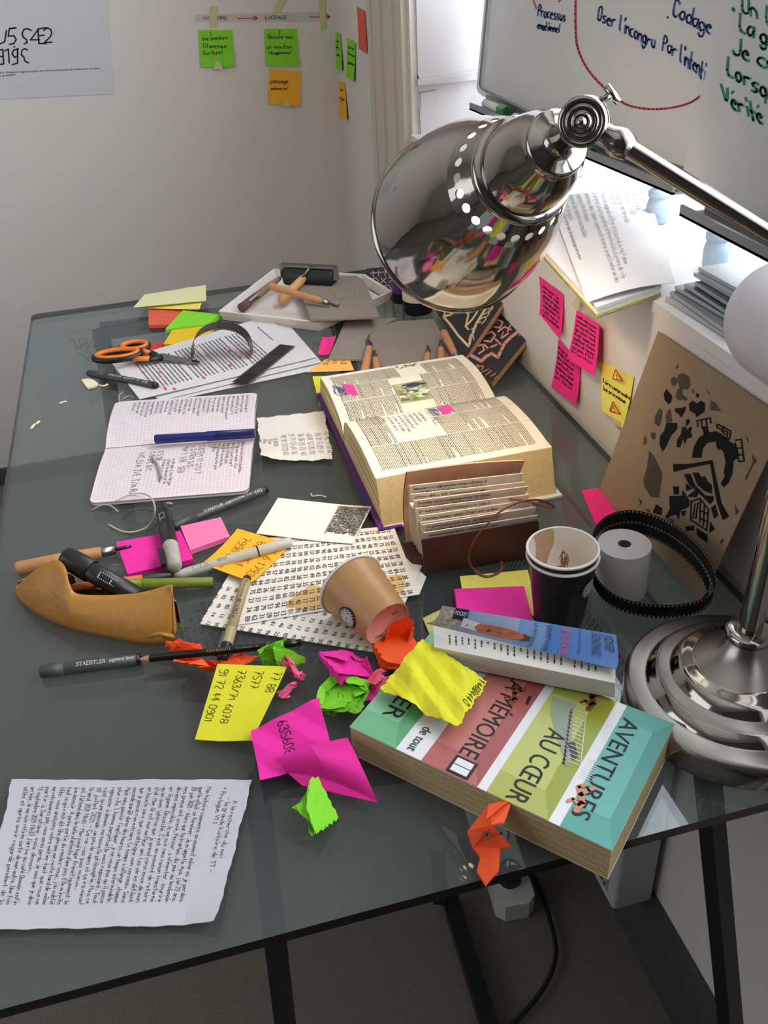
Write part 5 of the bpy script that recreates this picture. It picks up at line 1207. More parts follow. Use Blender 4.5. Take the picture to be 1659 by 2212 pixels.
# ================================================================== cups
def cup(mouth, base_, R0, R1, outm, label, name='paper_cup', stain=False, botm=None, logo=None, par=None, rimlow=False):
    d = _unit(base_-mouth); H = np.linalg.norm(base_-mouth); t = thing(name, label, 'cup', base_ if d[2] < -.5 else (mouth+base_)/2-V(0, 0, R0*.9))
    b = MB(); b.lathe([(.0015, R0), (H, R1)], mouth, d, outm, 64)
    if logo: logo(b, mouth, d, H)
    b.build('wall', t)
    INS = mat('cup_inside', (226, 214, 200), .6, var=.03)
    b = MB(); b.lathe([(0, R0-.0006), (H-.004, R1-.0008), (H-.004, .0001)], mouth, d, INS, 64)
    if stain:
        ST = mat('coffee_residue', (176, 120, 62), .5, rgb2=(130, 78, 34), scale=120)
        e1 = _unit(V(-.1, 1, 0)); e2 = V(e1[1], -e1[0], 0)
        def ins(a, f): r = (R0-.0010)+(R1-R0)*f; return mouth+d*H*f+(e1*math.cos(a)+e2*math.sin(a))*r
        LS = mat('coffee_film', (206, 176, 140), .5, rgb2=(190, 150, 108), scale=60)
        b.grid(lambda u, v, _: ins(-.55+u*(.75-.2*v)+.10*math.sin(v*9), .0+.9*v), 10, 12, LS, 0, True)
        for a0, a1, f0, f1 in ((-.9, -.3, .45, .62), (.45, .75, .30, .60)):
            r = random.Random(int(a0*10))
            for k in range(70):
                a = r.gauss((a0+a1)/2, (a1-a0)/4); f = min(.85, r.gauss((f0+f1)/2, .06)); w = r.uniform(.008, .035); 
                b.add([ins(a-w, f), ins(a, f-.02), ins(a+w, f), ins(a+w*.3, f+.05)], [(0, 1, 2, 3)], ST)
    b.build('lining', t)
    b = MB(); n = 64; e1 = _unit(np.cross(d, V(0, 1, .1))); e2 = np.cross(d, e1)
    b.tube([mouth+(e1*math.cos(2*math.pi*i/n)+e2*math.sin(2*math.pi*i/n))*(R0+.0008)+d*.0012 for i in range(n+1)], .0015, mat('cup_rim', (228, 222, 216), .5), 8, cap=False); b.build('rim', t)
    b = MB(); b.lathe([(H-.0005, R1), (H, R1-.001), (H-.0025, R1-.0016), (H-.003, .0001)], mouth, d, botm or INS, 64); 
    if botm:
        e1 = _unit(np.cross(d, V(0, 0, 1))); e2 = np.cross(e1, d); e2 = e2 if e2[2] < 0 else -e2
        un = lambda p: mouth+d*(H-.0026)+e1*p[0]+e2*p[1]
        for s, x, y in (('llll|', .004, .012), ('TU8', -.014, -.010), ('75-13', -.005, .018)): printed(b, s, (x, y), (x+.008, y), (0, .0028), lambda p: mouth+d*(H-.0022)+e1*p[0]+e2*p[1], INK)
    b.build('bottom', t)
    return t
def ringlogo(a0, f0, rad, bgm, upw=None):
    def fn(b, mouth, d, H, R0=None):
        e1 = _unit(V(0, -1, 0)-d*(V(0, -1, 0)@d)); e2 = np.cross(d, e1); e2 = e2 if e2[0] > 0 else -e2
        def un(x, y, h=.0003):
            f = f0+y/H; r = LR[0]+(LR[1]-LR[0])*f+h; a = a0+x/r; return mouth+d*H*f+(e1*math.cos(a)+e2*math.sin(a))*r
        n = 40; disc = lambda rd, h: [un(rd*math.cos(2*math.pi*i/n), rd*math.sin(2*math.pi*i/n), h) for i in range(n)]
        vs = [un(0, 0, .0003)]+disc(rad, .0003); b.add(vs, [(0, i+1, (i+1) % n+1) for i in range(n)], bgm)
        for k, (ra_, cy) in enumerate(((.70, 0), (.54, -.12), (.40, -.20), (.27, -.28), (.14, -.34))):
            for s in (1, -1) if k else (1, -1):
                pts = [(ra_*rad*math.cos(a), s*ra_*rad*math.sin(a)*1.0+cy*rad*s*0) for a in np.linspace(.12 if k else 0, math.pi-.12 if k else math.pi, 16)]
                ribbon(b, pts, rad*.045, WHT, lambda x, y: un(x, y, .0005))
        for k in range(22):
            a = 2*math.pi*k/22; ribbon(b, [(rad*.80*math.cos(a), rad*.80*math.sin(a)), (rad*.90*math.cos(a+.08), rad*.90*math.sin(a+.08))], rad*.03, WHT, lambda x, y: un(x, y, .0005))
    return fn
KR = mat('kraft_cup', (182, 134, 84), .42, rgb2=(160, 112, 66), scale=120); LR = (.0345, .0265)
m0 = Z((757, 1262), T+.0345); b0 = Z((838, 1349), T+.0262)
dd = _unit(b0-m0); mouth = m0; H_ = np.linalg.norm(b0-m0)
print('cup H', H_)
cup(mouth, b0, .0345, .0250, KR, 'kraft brown paper cup lying on its side on the printed digits', botm=mat('cup_bottom_pink', (220, 160, 140), .6), logo=ringlogo(-.62 if dd[0] < 0 else -.25, .60, .0115, mat('matt_black_print', (18, 17, 18), .8)))
LR = (.0335, .0245)
cB = Z((1205, 1345)); 
def zcup(h, R): return V(cB[0], cB[1], T+h)
cc = V(cB[0]+.002, cB[1]+.004, T+.001); H2 = .088
BK = mat('black_cup', (30, 24, 30), .35, rgb2=(20, 18, 22)); 
LR = (.0325, .0240)
cup(cc+V(0, 0, H2-.008), cc, .0325, .0235, BK, 'outer dark paper cup with ring logo, standing on the notes', logo=ringlogo(.62, .34, .0115, BK))
mag_ = mat('magenta_cup_print', (190, 20, 70), .4)
b = MB(); e1 = V(0, -1, 0); e2 = V(1, 0, 0)
cup(cc+V(-.0005, 0, H2), cc+V(0, 0, .007), .0322, .0232, BK, 'inner paper cup with coffee stains, nested in the dark cup', stain=True)
# ================================================================== notes, little book, film, roll
sheet('sticky_note', ((1140, 1232), (1163, 1330), (1010, 1345), (993, 1246)), SOFTY, 'soft yellow note under the hot pink note beside the cups', 'sticky note', zf=lambda u, v: .0008)
pad('sticky_note_pad', ((981, 1272), (1131, 1266), (1152, 1345), (992, 1352)), MAG, 'hot pink note pad between the journal and the small paperback', .004, T+.0014)
pad('sticky_note_pad', ((914, 1335), (962, 1312), (985, 1318), (928, 1368)), mat('dim_yellow_paper', (190, 180, 110), .75), 'dull yellow note under the left end of the small paperback', .003)
sheet('sticky_note', ((1256, 1060), (1293, 1056), (1340, 1118), (1286, 1134)), PINK, 'hot pink note lying at the foot of the kraft card print', 'sticky note', zf=lambda u, v: .0008)
rl = thing('paper_roll', 'white calculator paper roll standing inside the film coil', 'paper roll', Z((1345, 1290)))
c0 = V(*(Z((1349, 1176), T+.056)[:2]), T+.0008); RP_ = mat('roll_paper', (204, 200, 200), .75, var=.02)
b = MB(); b.lathe([(0, .0265), (.0555, .0265), (.056, .026)], c0, (0, 0, 1), RP_, 64)
for i in range(7): r0 = .026-.0028*i; b.lathe([(.056, r0), (.0562 if i % 2 else .056, r0-.0014), (.056, r0-.0028)], c0, (0, 0, 1), RP_, 64)
b.build('wound_paper', rl); b = MB(); b.lathe([(.056, .0066), (.0545, .0060), (.004, .0060), (.004, .0001)], c0, (0, 0, 1), mat('grey_core', (96, 94, 98), .7), 32); b.build('core', rl)
# film coil
cf = thing('film_coil', 'loose coil of dark sprocketed film looped around the paper roll', 'film', Z((1415, 1300)))
def coilpts(tab):
    return spline([Z((x, y), T+z) for x, y, z in tab], 8)
tabs = (([(1276, 1195, .050), (1282, 1158, .056), (1310, 1128, .058), (1360, 1116, .058), (1415, 1128, .056), (1470, 1158, .062), (1515, 1200, .066), (1540, 1245, .060), (1542, 1280, .044), (1520, 1305, .024), (1480, 1318, .012), (1430, 1321, .012), (1380, 1316, .013), (1330, 1300, .016), (1295, 1272, .022), (1280, 1240, .036), (1276, 1205, .046)], .0165, 'film_loop'),
        ([(1290, 1175, .030), (1310, 1152, .036), (1350, 1140, .040), (1400, 1146, .040), (1450, 1170, .046), (1492, 1205, .048), (1522, 1245, .044), (1530, 1280, .030), (1512, 1308, .009)], .0165, 'film_loop'))
for tab, w, nm in tabs:
    P = coilpts(tab); b = MB(); n = len(P); vs = []
    for i, p in enumerate(P): vs += [p+V(0, 0, w/2), p-V(0, 0, w/2)]
    b.add(vs, [(2*i, 2*i+1, 2*i+3, 2*i+2) for i in range(n-1)], FILM, True); o = b.build(nm, cf)
    b = MB(); acc = 0
    cenf = sum(P)/n
    for i in range(n-1):
        L = np.linalg.norm(P[i+1]-P[i]); d = _unit(P[i+1]-P[i])
        while acc < L:
            q = P[i]+d*acc; out = q-cenf; out[2] = 0; out = _unit(out)*.0003
            for zz in (w*.40, -w*.40):
                for s in (1, -1): b.add([q+out*s+V(0, 0, zz+.0010)-d*.0009, q+out*s+V(0, 0, zz+.0010)+d*.0009, q+out*s+V(0, 0, zz-.0010)+d*.0009, q+out*s+V(0, 0, zz-.0010)-d*.0009], [(0, 1, 2, 3)], PERF)
            acc += .0042
        acc -= L
    b.build('perforations', cf, kind='stuff')
# small paperback
pk = thing('small_paperback', 'small paperback with curled blue cover showing a face', 'book', Z((1140, 1430), T+.036))
PW = mat('paperback_page', (206, 200, 190), .85, var=.02); zt_ = T+.066; zb_ = T+.0385
tA, tB_, tC, tD = Z((935, 1352), zt_-.004), Z((1330, 1420), zt_-.004), Z((1329, 1476), zt_-.004), Z((938, 1398), zt_-.004)
b = MB(); back = [tA, tB_, tC, tD]
lo = [V(p[0], p[1], zb_) for p in back]; lo[3] = Z((967, 1436), zb_); lo[2] = Z((1328, 1508), zb_)
for i in range(9):
    f0, f1 = i/9, (i+.85)/9; a_ = [l*(1-f0)+t_*f0 for l, t_ in zip(lo, back)]; c_ = [l*(1-f1)+t_*f1 for l, t_ in zip(lo, back)]
    b.add(a_+c_, [(j, (j+1) % 4, 4+(j+1) % 4, 4+j) for j in range(4)], PW)
ins = [p*.997+sum(back)/4*.003 for p in back]; lin = [p*.997+sum(lo)/4*.003 for p in lo]; b.add(lin+ins, [(j, (j+1) % 4, 4+(j+1) % 4, 4+j) for j in range(4)], mat('paper_gap_grey', (120, 114, 106), .9))
b.add(back, [(0, 1, 2, 3)], PW)
S = Surf([tB_, tC, tD, tA]); S.hand
S.word_lines(b, S.W*.30, S.H*.10, S.W*.72, S.H*.92, .0058, .0013, INK, 5, para=.2, wl=(.002, .006))
b.build('page_block', pk)
CVB = mat('blue_cover', (66, 112, 176), .4, rgb2=(52, 92, 156), scale=20); SKYB = mat('pale_sky_print', (150, 160, 186), .4, rgb2=(120, 128, 160), scale=30)
kA, kB, kC, kD = Z((955, 1308), T+.092), Z((1330, 1371), T+.078), Z((1331, 1445), zt_+.003), Z((921, 1346), zt_+.004)
def cv(u, v, h=0):                                       # u from the far left end to the right end, v from the spine edge down
    p = kA*(1-u)*(1-v)+kB*u*(1-v)+kC*u*v+kD*(1-u)*v
    return p+V(0, -.004*math.sin(v*math.pi)-h*1.2, -.002*math.sin(v*math.pi)+h)
b = MB(); b.grid(lambda u, v, _: cv(u, v), 32, 24, SKYB, .0006, True)
Sc = Surf([kA, kB, kC, kD]); 
def zone(u0, u1, v0, v1, m, h=.0004): b.grid(lambda u, v, _: cv(u0+(u1-u0)*u, v0+(v1-v0)*v, h), 16, 16, m, 0, True)
zone(.62, 1.0, .0, 1.0, CVB); zone(.46, .62, 0, 1, mat('mid_blue_print', (104, 136, 182), .4), .0003)
cp = lambda p, h=.0008: cv(min(1, max(0, p[0])), min(1, max(0, p[1])), h)
zone(0, .12, 0, 1, mat('dark_stripe_print', (66, 44, 46), .5, rgb2=(210, 200, 196), scale=300))
zone(.08, .16, .0, .35, mat('dark_navy_print', (34, 36, 66), .4), .0006); printed(b, 'POCKET', (.085, .20), (.155, .20), (0, -.12), lambda p: cp(p, .0010), WHT)
SKN = mat('portrait_skin_print', (196, 112, 74), .45, rgb2=(120, 58, 36), scale=60)
b.poly([cp((.34+.17*math.cos(t), .52+.20*math.sin(t)), .0007) for t in np.linspace(0, 2*math.pi, 30)[:-1]], SKN)
b.poly([cp(p, .0008) for p in ((.14, .25), (.24, .32), (.22, .5), (.25, .7), (.15, .62))], mat('shirt_print', (200, 196, 204), .5)); b.poly([cp(p, .0010) for p in ((.485, .38), (.53, .45), (.53, .62), (.48, .70), (.50, .52))], mat('dark_hair_print', (70, 46, 36), .6))
for q in (((.40, .46), (.44, .47)), ((.40, .60), (.43, .60)), ((.30, .47), (.30, .60)), ((.36, .52), (.37, .55))): ribbon(b, q, .006, mat('dark_hair_print', (70, 46, 36), .6), lambda x, y: cp((x, y), .0012))
RW = mat('red_white_print', (196, 50, 40), .5)
for s, u0, hh, m in (('Un témoignage unique', .56, .026, INK), ('SAVANT et AUTISTE', .635, .034, INK), ('JE SUIS À L\'EST !', .735, .046, mat('title_red', (220, 40, 60), .5)), ('Préface de Jean-Claude Ameisen', .80, .014, INK), ('SCHOVANEC', .905, .052, INK), ('JOSEF', .975, .050, INK)):
    w = min(.92, .1+len(s)*.052) if hh > .02 else .7
    printed(b, s, (u0-hh*.9, .04), (u0-hh*.9, .04+w), (hh*.95, 0), lambda p: cp(p, .0016), m)
b.build('front_cover', pk)
# big paperback
bb = thing('large_paperback', 'thick paperback with teal, lime, red and green bands and large black title', 'book', Z((1130, 1650)))
zB = T+.034; q0, q1, q2 = Z((1457, 1564), zB), Z((1322, 1838), zB), Z((755, 1570), zB); q3 = q0+(q2-q1)
S = Surf([q0, q1, q2, q3]); print('big book', S.W, S.H)
PY_ = mat('yellowed_edge', (206, 182, 138), .85, rgb2=(190, 164, 120), scale=200)
b = MB(); cen = (q0+q2)/2
f_ = lambda p, z, s=.996: V(cen[0]+(p[0]-cen[0])*s, cen[1]+(p[1]-cen[1])*s, z)
for i in range(14):
    z0 = T+.0014+(zB-T-.002)*i/14; z1 = T+.0014+(zB-T-.002)*(i+.85)/14
    vs = [f_(p, z0, .996-.0008*(i % 3)) for p in S.c]+[f_(p, z1, .996-.0008*(i % 3)) for p in S.c]; b.add(vs, [(j, (j+1) % 4, 4+(j+1) % 4, 4+j) for j in range(4)], PY_)
vs = [f_(p, T+.001, .988) for p in S.c]+[f_(p, zB-.001, .988) for p in S.c]; b.add(vs, [(j, (j+1) % 4, 4+(j+1) % 4, 4+j) for j in range(4)], MATS['page_gap'])
b.build('page_block', bb)
b = MB(); b.prism([f_(p, T+.0006, 1.0) for p in S.c], (0, 0, .0008), mat('back_cover', (200, 190, 176), .6)); b.build('back_cover', bb)
CW = mat('cover_white', (222, 220, 222), .4, var=.02)
b = MB(); b.prism([V(p[0], p[1], zB-.0008) for p in S.c], (0, 0, .0008), CW)
TL_, TD_ = mat('teal_band', (92, 166, 158), .4, var=.02), mat('deep_teal', (62, 140, 128), .4, var=.02)
YL_, YD_ = mat('lime_band', (180, 184, 98), .4, var=.02), mat('deep_lime', (146, 152, 42), .4, var=.02)
RL_, RD_ = mat('rose_band', (190, 116, 108), .4, var=.02), mat('deep_rose', (160, 80, 80), .4, var=.02)
GL_, GD_ = mat('mint_band', (128, 184, 142), .4, var=.02), mat('deep_mint', (96, 160, 112), .4, var=.02)
W_b, H_b = S.W, S.H
qd = lambda pts, m, h=.0003: b.add([S.ab(x*W_b, y*H_b, h) for x, y in pts], [tuple(range(len(pts)))], m)
for y0, y1, li, dk in ((.0, .175, TL_, TD_), (.215, .44, YL_, YD_), (.475, .695, RL_, RD_), (.80, 1.0, GL_, GD_)):
    w = y1-y0; qd(((0, y0), (1, y0), (1, y1), (0, y1)), dk, .0002)
    qd(((.13, y0+w*.30), (.83, y0+w*.26), (.83, y1), (.13, y1)), li, .0004)
    qd(((0, y0), (.13, y0+w*.30), (.13, y1), (0, y1)), mat('mid_'+li.name, [int(c) for c in {'teal_band': (74, 152, 142), 'lime_band': (164, 168, 76), 'rose_band': (176, 98, 94), 'mint_band': (110, 172, 128)}[li.name]], .4, var=.02), .0003)
    qd(((.83, y0+w*.26), (1, y0), (1, y1), (.83, y1)), MATS['mid_'+li.name], .0003)
def bt_(s, x0, x1, y, h, m=INK, hh=.0008): printed(b, s, (x0*W_b, y*H_b), (x1*W_b, y*H_b), (0, -h*H_b), lambda p: S.ab(p[0], p[1], hh), m)
bt_('AVENTURES', .10, .90, .165, .062); bt_('AU CŒUR', .40, .985, .375, .072); bt_('DE LA MÉMOIRE', -.10, .84, .60, .070); bt_('de tout', .77, .97, .765, .038); bt_('ER', .64, .82, .93, .072)
bt_('la', .0, .06, .77, .030)
# pictograms: window, stairs, three small figures
fp = lambda pts, m, h=.0009: b.poly([S.ab(x*W_b, y*H_b, h) for x, y in pts], m)
fp(((.86, .515), (.99, .515), (.99, .60), (.86, .60)), BLACKP); fp(((.875, .525), (.975, .525), (.975, .59), (.875, .59)), CW, .0011); ribbon(b, [(.925*W_b, .525*H_b), (.925*W_b, .59*H_b)], .0003, BLACKP, lambda x, y: S.ab(x, y, .0013))
STG = mat('stair_print', (150, 158, 140), .6); fp(((.14, .335), (.22, .33), (.60, .245), (.62, .255), (.30, .40), (.16, .43)), STG, .0006)
for i in range(14):
    x, y = .20+i*.029, .33-i*.0055; ribbon(b, [(x*W_b, y*H_b), (x*W_b, (y-.045)*H_b)], .00025, CW, lambda p, q: S.ab(p, q, .0009)); ribbon(b, [(x*W_b, (y+.01)*H_b), ((x+.029)*W_b, (y+.01)*H_b), ((x+.029)*W_b, (y+.004)*H_b)], .0005, INK if i > 9 else GREYINK, lambda p, q: S.ab(p, q, .0009))
ribbon(b, [(.18*W_b, .29*H_b), (.56*W_b, .215*H_b)], .0003, CW, lambda p, q: S.ab(p, q, .0009))
fp(((.42, .275), (.52, .235), (.56, .245), (.46, .29)), BLACKP, .0008)
SKF = mat('figure_skin_print', (206, 130, 100), .5); BRF = mat('figure_brown_print', (120, 60, 36), .5)
def fig(cx, cy, s, m, m2):
    for q, w in (([(0, 0), (.03, -.012), (.06, -.008)], .0016), ([(0, 0), (-.03, .012), (-.05, .002)], .0012), ([(0, 0), (-.035, -.010), (-.055, -.02)], .0012), ([(.045, -.008), (.03, .010), (.05, .018)], .0009)):
        ribbon(b, [((cx+x*s)*W_b, (cy+y*s)*H_b) for x, y in q], w*s, m, lambda p, r: S.ab(p, r, .0010))
    b.poly([S.ab((cx+.072*s+.011*s*math.cos(t))*W_b, (cy-.008*s+.007*s*math.sin(t))*H_b, .0012) for t in np.linspace(0, 6, 12)], m2)
fig(.76, .165, 1.5, SKF, SKF); fig(.05, .30, 1.4, BRF, BRF); fig(.26, .555, 1.2, BRF, BRF); fp(((.22, .495), (.30, .487), (.30, .497), (.24, .505)), BLACKP)
for i in range(9): ribbon(b, [((.50+i*.018)*W_b, .20*H_b), ((.50+i*.018)*W_b, .155*H_b)], .0002, CW, lambda p, q: S.ab(p, q, .0009))
b.build('front_cover', bb)
# ================================================================== kraft card print against the wall
kt = [PX((1423, 716), XR-.003), PX((1700, 906), XR-.003)]; kb0 = Z((1296, 1060), T+.001); kdir = kt[1]-kt[0]
kn = _unit(np.cross(kdir, kb0-kt[0])); kn = -kn if kn[0] > 0 else kn; kb1 = kb0+kdir
b = MB(); KM = mat('kraft_card', (150, 128, 102), .85, rgb2=(134, 112, 88), scale=300); b.prism([kt[0], kt[1], kb1, kb0], kn*.0012, KM)
ku = lambda x, y: RP((x, y), kt[0]+kn*.0016, kn)
KI = mat('block_print_ink', (14, 13, 18), .8, rgb2=(26, 24, 28), scale=120, spec=.2); KIW = mat('worn_print_ink', (18, 17, 20), .8, rgb2=(96, 82, 66), scale=700)
cvx = lambda q: [ku(1330+x/4.022, 700+y/4.022) for x, y in q]
for q, m in (([(540, 440), (590, 425), (640, 460), (650, 530), (620, 570), (580, 560), (580, 610), (625, 650), (610, 668), (570, 655), (545, 665), (522, 640), (530, 580), (555, 550), (535, 500)], KIW), ([(480, 470), (510, 455), (530, 480), (520, 530), (495, 540), (478, 510)], KIW), ([(440, 560), (470, 600), (490, 620), (480, 680), (455, 695), (425, 660), (415, 610)], KI),
    ([(385, 725), (405, 760), (395, 850), (370, 890), (335, 860), (340, 800)], KIW), ([(470, 725), (480, 780), (490, 850), (440, 860), (430, 800)], KIW), ([(440, 860), (530, 860), (535, 910), (480, 970), (440, 1060), (408, 1108), (380, 1050), (385, 970), (420, 930)], KI), ([(515, 730), (560, 730), (610, 715), (605, 750), (585, 780), (570, 812), (545, 780), (512, 760)], KI),
    ([(635, 690), (670, 665), (705, 690), (740, 665), (778, 690), (770, 760), (700, 810), (690, 780), (640, 750)], KI), ([(825, 660), (870, 690), (915, 760), (860, 750), (820, 745)], KIW), ([(660, 560), (680, 570), (675, 610)], KIW), ([(700, 600), (725, 610), (715, 640), (695, 630)], KI), ([(610, 830), (640, 825), (640, 860), (610, 890)], KI), ([(575, 895), (610, 890), (620, 920), (650, 890), (662, 900), (650, 940), (665, 970), (650, 990), (620, 990), (600, 1045), (585, 990), (560, 1070), (530, 1070), (530, 1010), (570, 950)], KI),
    ([(305, 940), (345, 945), (350, 980), (325, 1010), (303, 975)], KIW), ([(250, 960), (270, 1000), (265, 1040), (240, 1050)], KIW), ([(290, 1100), (330, 1140), (405, 1300), (375, 1505), (310, 1505), (250, 1420), (240, 1350), (270, 1250)], KIW),
    ([(660, 1160), (680, 1060), (720, 990), (780, 945), (870, 930), (930, 960), (990, 1020), (1050, 1060), (1070, 1130), (1055, 1165), (1020, 1190), (1015, 1290), (980, 1380), (935, 1420), (912, 1380), (950, 1320), (935, 1290), (955, 1200), (935, 1110), (905, 1080), (900, 1100), (870, 1060), (870, 1020), (800, 1030), (755, 1080), (745, 1160)], KI), ([(740, 890), (800, 885), (810, 950), (770, 960)], KI),
    ([(498, 1215), (620, 1215), (700, 1205), (840, 1180), (850, 1230), (880, 1370), (920, 1560), (985, 1670), (930, 1705), (880, 1560), (855, 1430), (820, 1215), (640, 1250), (500, 1285)], KI), ([(590, 1305), (650, 1300), (690, 1400), (780, 1490), (850, 1495), (850, 1530), (820, 1565), (700, 1450), (640, 1400)], KI), ([(665, 1290), (720, 1290), (745, 1330), (775, 1320), (800, 1370), (835, 1400), (835, 1475), (770, 1450), (710, 1400)], KI),
    ([(495, 1410), (550, 1410), (548, 1480), (505, 1480)], KI), ([(610, 1380), (670, 1430), (610, 1450)], KI), ([(615, 1500), (690, 1440), (720, 1470), (700, 1505)], KI), ([(465, 1495), (575, 1490), (580, 1440), (640, 1530), (635, 1590), (560, 1620), (550, 1700), (520, 1650), (425, 1690), (470, 1600)], KI), ([(350, 1565), (405, 1600), (395, 1660), (320, 1640)], KI), ([(250, 1610), (290, 1605), (310, 1650)], KIW), ([(190, 1505), (230, 1545), (205, 1580), (215, 1545)], KI),
    ([(565, 1625), (612, 1620), (600, 1665), (575, 1665)], KI), ([(825, 1600), (865, 1565), (890, 1665), (855, 1690)], KI), ([(820, 1710), (860, 1780), (810, 1815)], KI), ([(605, 1760), (680, 1750), (680, 1790), (640, 1790), (610, 1800)], KI), ([(700, 1770), (795, 1830), (800, 1900), (750, 1870), (705, 1830)], KI), ([(1185, 1130), (1225, 1190), (1190, 1230), (1130, 1360), (1120, 1345), (1160, 1260), (1190, 1200)], KIW), ([(780, 560), (830, 620), (810, 610)], KIW), ([(1030, 1560), (1070, 1630), (1040, 1660)], KIW), ([(940, 1865), (930, 1890), (900, 1915), (915, 1880)], KI), ([(545, 340), (545, 365), (520, 395), (525, 370)], KIW), ([(440, 1670), (505, 1700), (500, 1730), (450, 1700)], KIW), ([(1130, 950), (1160, 1040), (1140, 1010)], KIW)):
    b.poly(cvx(q), m)
def cl(q, w=2.2): ribbon(b, [(1330+x/4.022, 700+y/4.022) for x, y in q], w*.75, KI, lambda x, y: ku(x, y))
for q in ([(885, 870), (1000, 930), (985, 1000), (960, 990), (975, 940), (880, 900), (880, 870)], [(940, 890), (920, 930), (955, 960)], [(1040, 1010), (1090, 1000), (1115, 1190), (1070, 1195), (1035, 1030)], [(1045, 1080), (1095, 1075)], [(1055, 1140), (1105, 1135)], [(700, 840), (820, 815), (825, 860)], [(710, 850), (712, 890)], [(745, 835), (745, 885)], [(785, 830), (790, 880)],
          [(655, 1540), (730, 1515), (805, 1610), (790, 1790), (650, 1700), (655, 1540)], [(690, 1560), (670, 1690)], [(715, 1550), (695, 1690)], [(735, 1540), (730, 1720)], [(770, 1570), (760, 1750)], [(730, 1620), (800, 1650)], [(725, 1680), (795, 1720)]): cl(q)
b.build('card_print', None, 'kraft card with black block print of heads and buildings leaning against the wall', 'print')
# ================================================================== notes on the wall under the sill
XF = XR
def lw(lines): return lines
wallnote('sticky_note', ((1165, 597), (1218, 636), (1210, 733), (1166, 678)), PINK, 'hot pink note farthest left on the wall under the sill notebook', 'sticky note', PX, XF, lines=[(s, (1172+i*.4, 620+i*10.5), (1208, 648+i*10.5), 7) for i, s in enumerate(('manquer le', 'carnet vide', 'composer deux', 'typographie', 'superposer ci', 'retrouver', 'de translation'))], wd=.55, seed=2, lift=.010)
wallnote('sticky_note', ((1207, 733), (1254, 780), (1245, 876), (1191, 836)), PINK, 'hot pink note lowest on the wall, partly under the middle pink note', 'sticky note', PX, XF, lines=[(s, (1206-i*1.2, 752+i*10.5), (1240-i*.4, 782+i*10.5), 7) for i, s in enumerate(('diagramme', 'd\'atelier vu', 'des schémas', 'collection', 'ordonne visuel', 'le mélange', 'en tout'))], wd=.55, seed=20, lift=.010)
wallnote('sticky_note', ((1246, 668), (1295, 702), (1284, 813), (1226, 773)), PINK, 'hot pink note farthest right of the three pink notes on the wall', 'sticky note', PX, XF-.0105, lines=[(s, (1247-i*1.6, 684+i*9.5), (1289-i*.9, 712+i*9.5), 7) for i, s in enumerate(('avant votre écran', 'comment faire', 'on mentionne', 'qui intervient', 'il est apparent', 'quelque chose', 'à dire du temps', 'au pas (2x)', 'travaux'))], wd=.55, seed=30, lift=.010)
yn = wallnote('sticky_note', ((1293, 777), (1370, 815), (1346, 925), (1300, 884)), SOFTY, 'yellow note with two red warning triangles on the wall beside the kraft card', 'sticky note', PX, XF, lines=(('Faire comprendre', (1303, 826), (1362, 864), 9), ('les processus', (1303, 842), (1352, 872), 9)), wd=.7, seed=40, lift=.008)
b = MB(); un = lambda x, y: PX((x, y), XF-.0085)
for cx, cy in ((1333, 812), (1327, 882)):
    b = MB()
    ribbon(b, [(cx-9, cy+2), (cx-3, cy-14), (cx+12, cy+12), (cx-9, cy+6), (cx-9, cy+2)], 1.1, REDINK, un); ribbon(b, [(cx-2, cy-5), (cx-1, cy+2)], .9, REDINK, un); ribbon(b, [(cx-1, cy+5), (cx, cy+7)], .9, REDINK, un)
    b.build('warning_triangle', yn)
flat('clear_tape_piece', ((1233, 660), (1245, 640), (1252, 650), (1248, 672)), mat('yellowed_tape', (208, 196, 150), .5), 'small tape piece holding the top of the middle pink note', 'tape', PX, XF, off=.0125)
flat('clear_tape_piece', ((1318, 898), (1340, 912), (1338, 922), (1322, 912)), MATS['yellowed_tape'], 'small tape piece at the foot of the yellow warning note', 'tape', PX, XF, off=.0095)
# ================================================================== things on the sill
sn = thing('grid_notebook', 'open notebook with handwritten page lying on the sill, its corner overhanging', 'notebook', Z((1300, 540), SILL))
GP_ = mat('notebook_cover_print', (176, 160, 96), .6, rgb2=(60, 90, 60), scale=60)
c = [Z(p, SILL+.002) for p in ((1172, 440), (1398, 416), (1428, 640), (1289, 688), (1148, 530))]
b = MB(); b.prism(c, (0, 0, .0016), GP_); b.build('cover', sn)
b = MB(); cp5 = [Z(p, SILL+.0038) for p in ((1172, 436), (1398, 415), (1426, 633), (1290, 680), (1150, 526))]
for i in range(5): b.prism([p+V(random.Random(i*7+j).uniform(-.001, .001), 0, .0018*i) for j, p in enumerate(cp5)], (0, 0, .0014), CREAM if i < 2 else PAPER)
b.build('pages', sn)
zn = SILL+.0145
S = Surf([Z((1400, 414), zn), Z((1458, 612), zn), Z((1268, 655), zn), Z((1185, 428), zn)], zf=lambda u, v: .001+.004*math.sin(v*math.pi)); b = MB(); b.grid(lambda u, v, _: S.uv(u, v), 10, 10, PAPER, .0006, True)
S.hand(b, ["le monde de", "tu me parles de la", "il me reste       -LADO-", "Alice aux pays des merveilles", "65-92-65-35", "traduction image des chiffres, brin accordé du récit deux", "un de arcus, univers parallèles différents états d'univers de ville", "phénomènes dans l'espace. La pièce est devenue un petit matériau des", "superposition de calques", "la prend. Des endroits inaccessibles", "manger sur la réalité"], .006, S.H*.10, .0085, S.H*.078, .00028, INK, 9, wmax=S.W*.92)
S.hand(b, ["m'a fait entrer dans le kaléidoscope son avenir"], S.W*.20, S.H*.93, .0065, .01, .0003, INK, 10, wmax=S.W*.75)
b.build('written_page', sn)
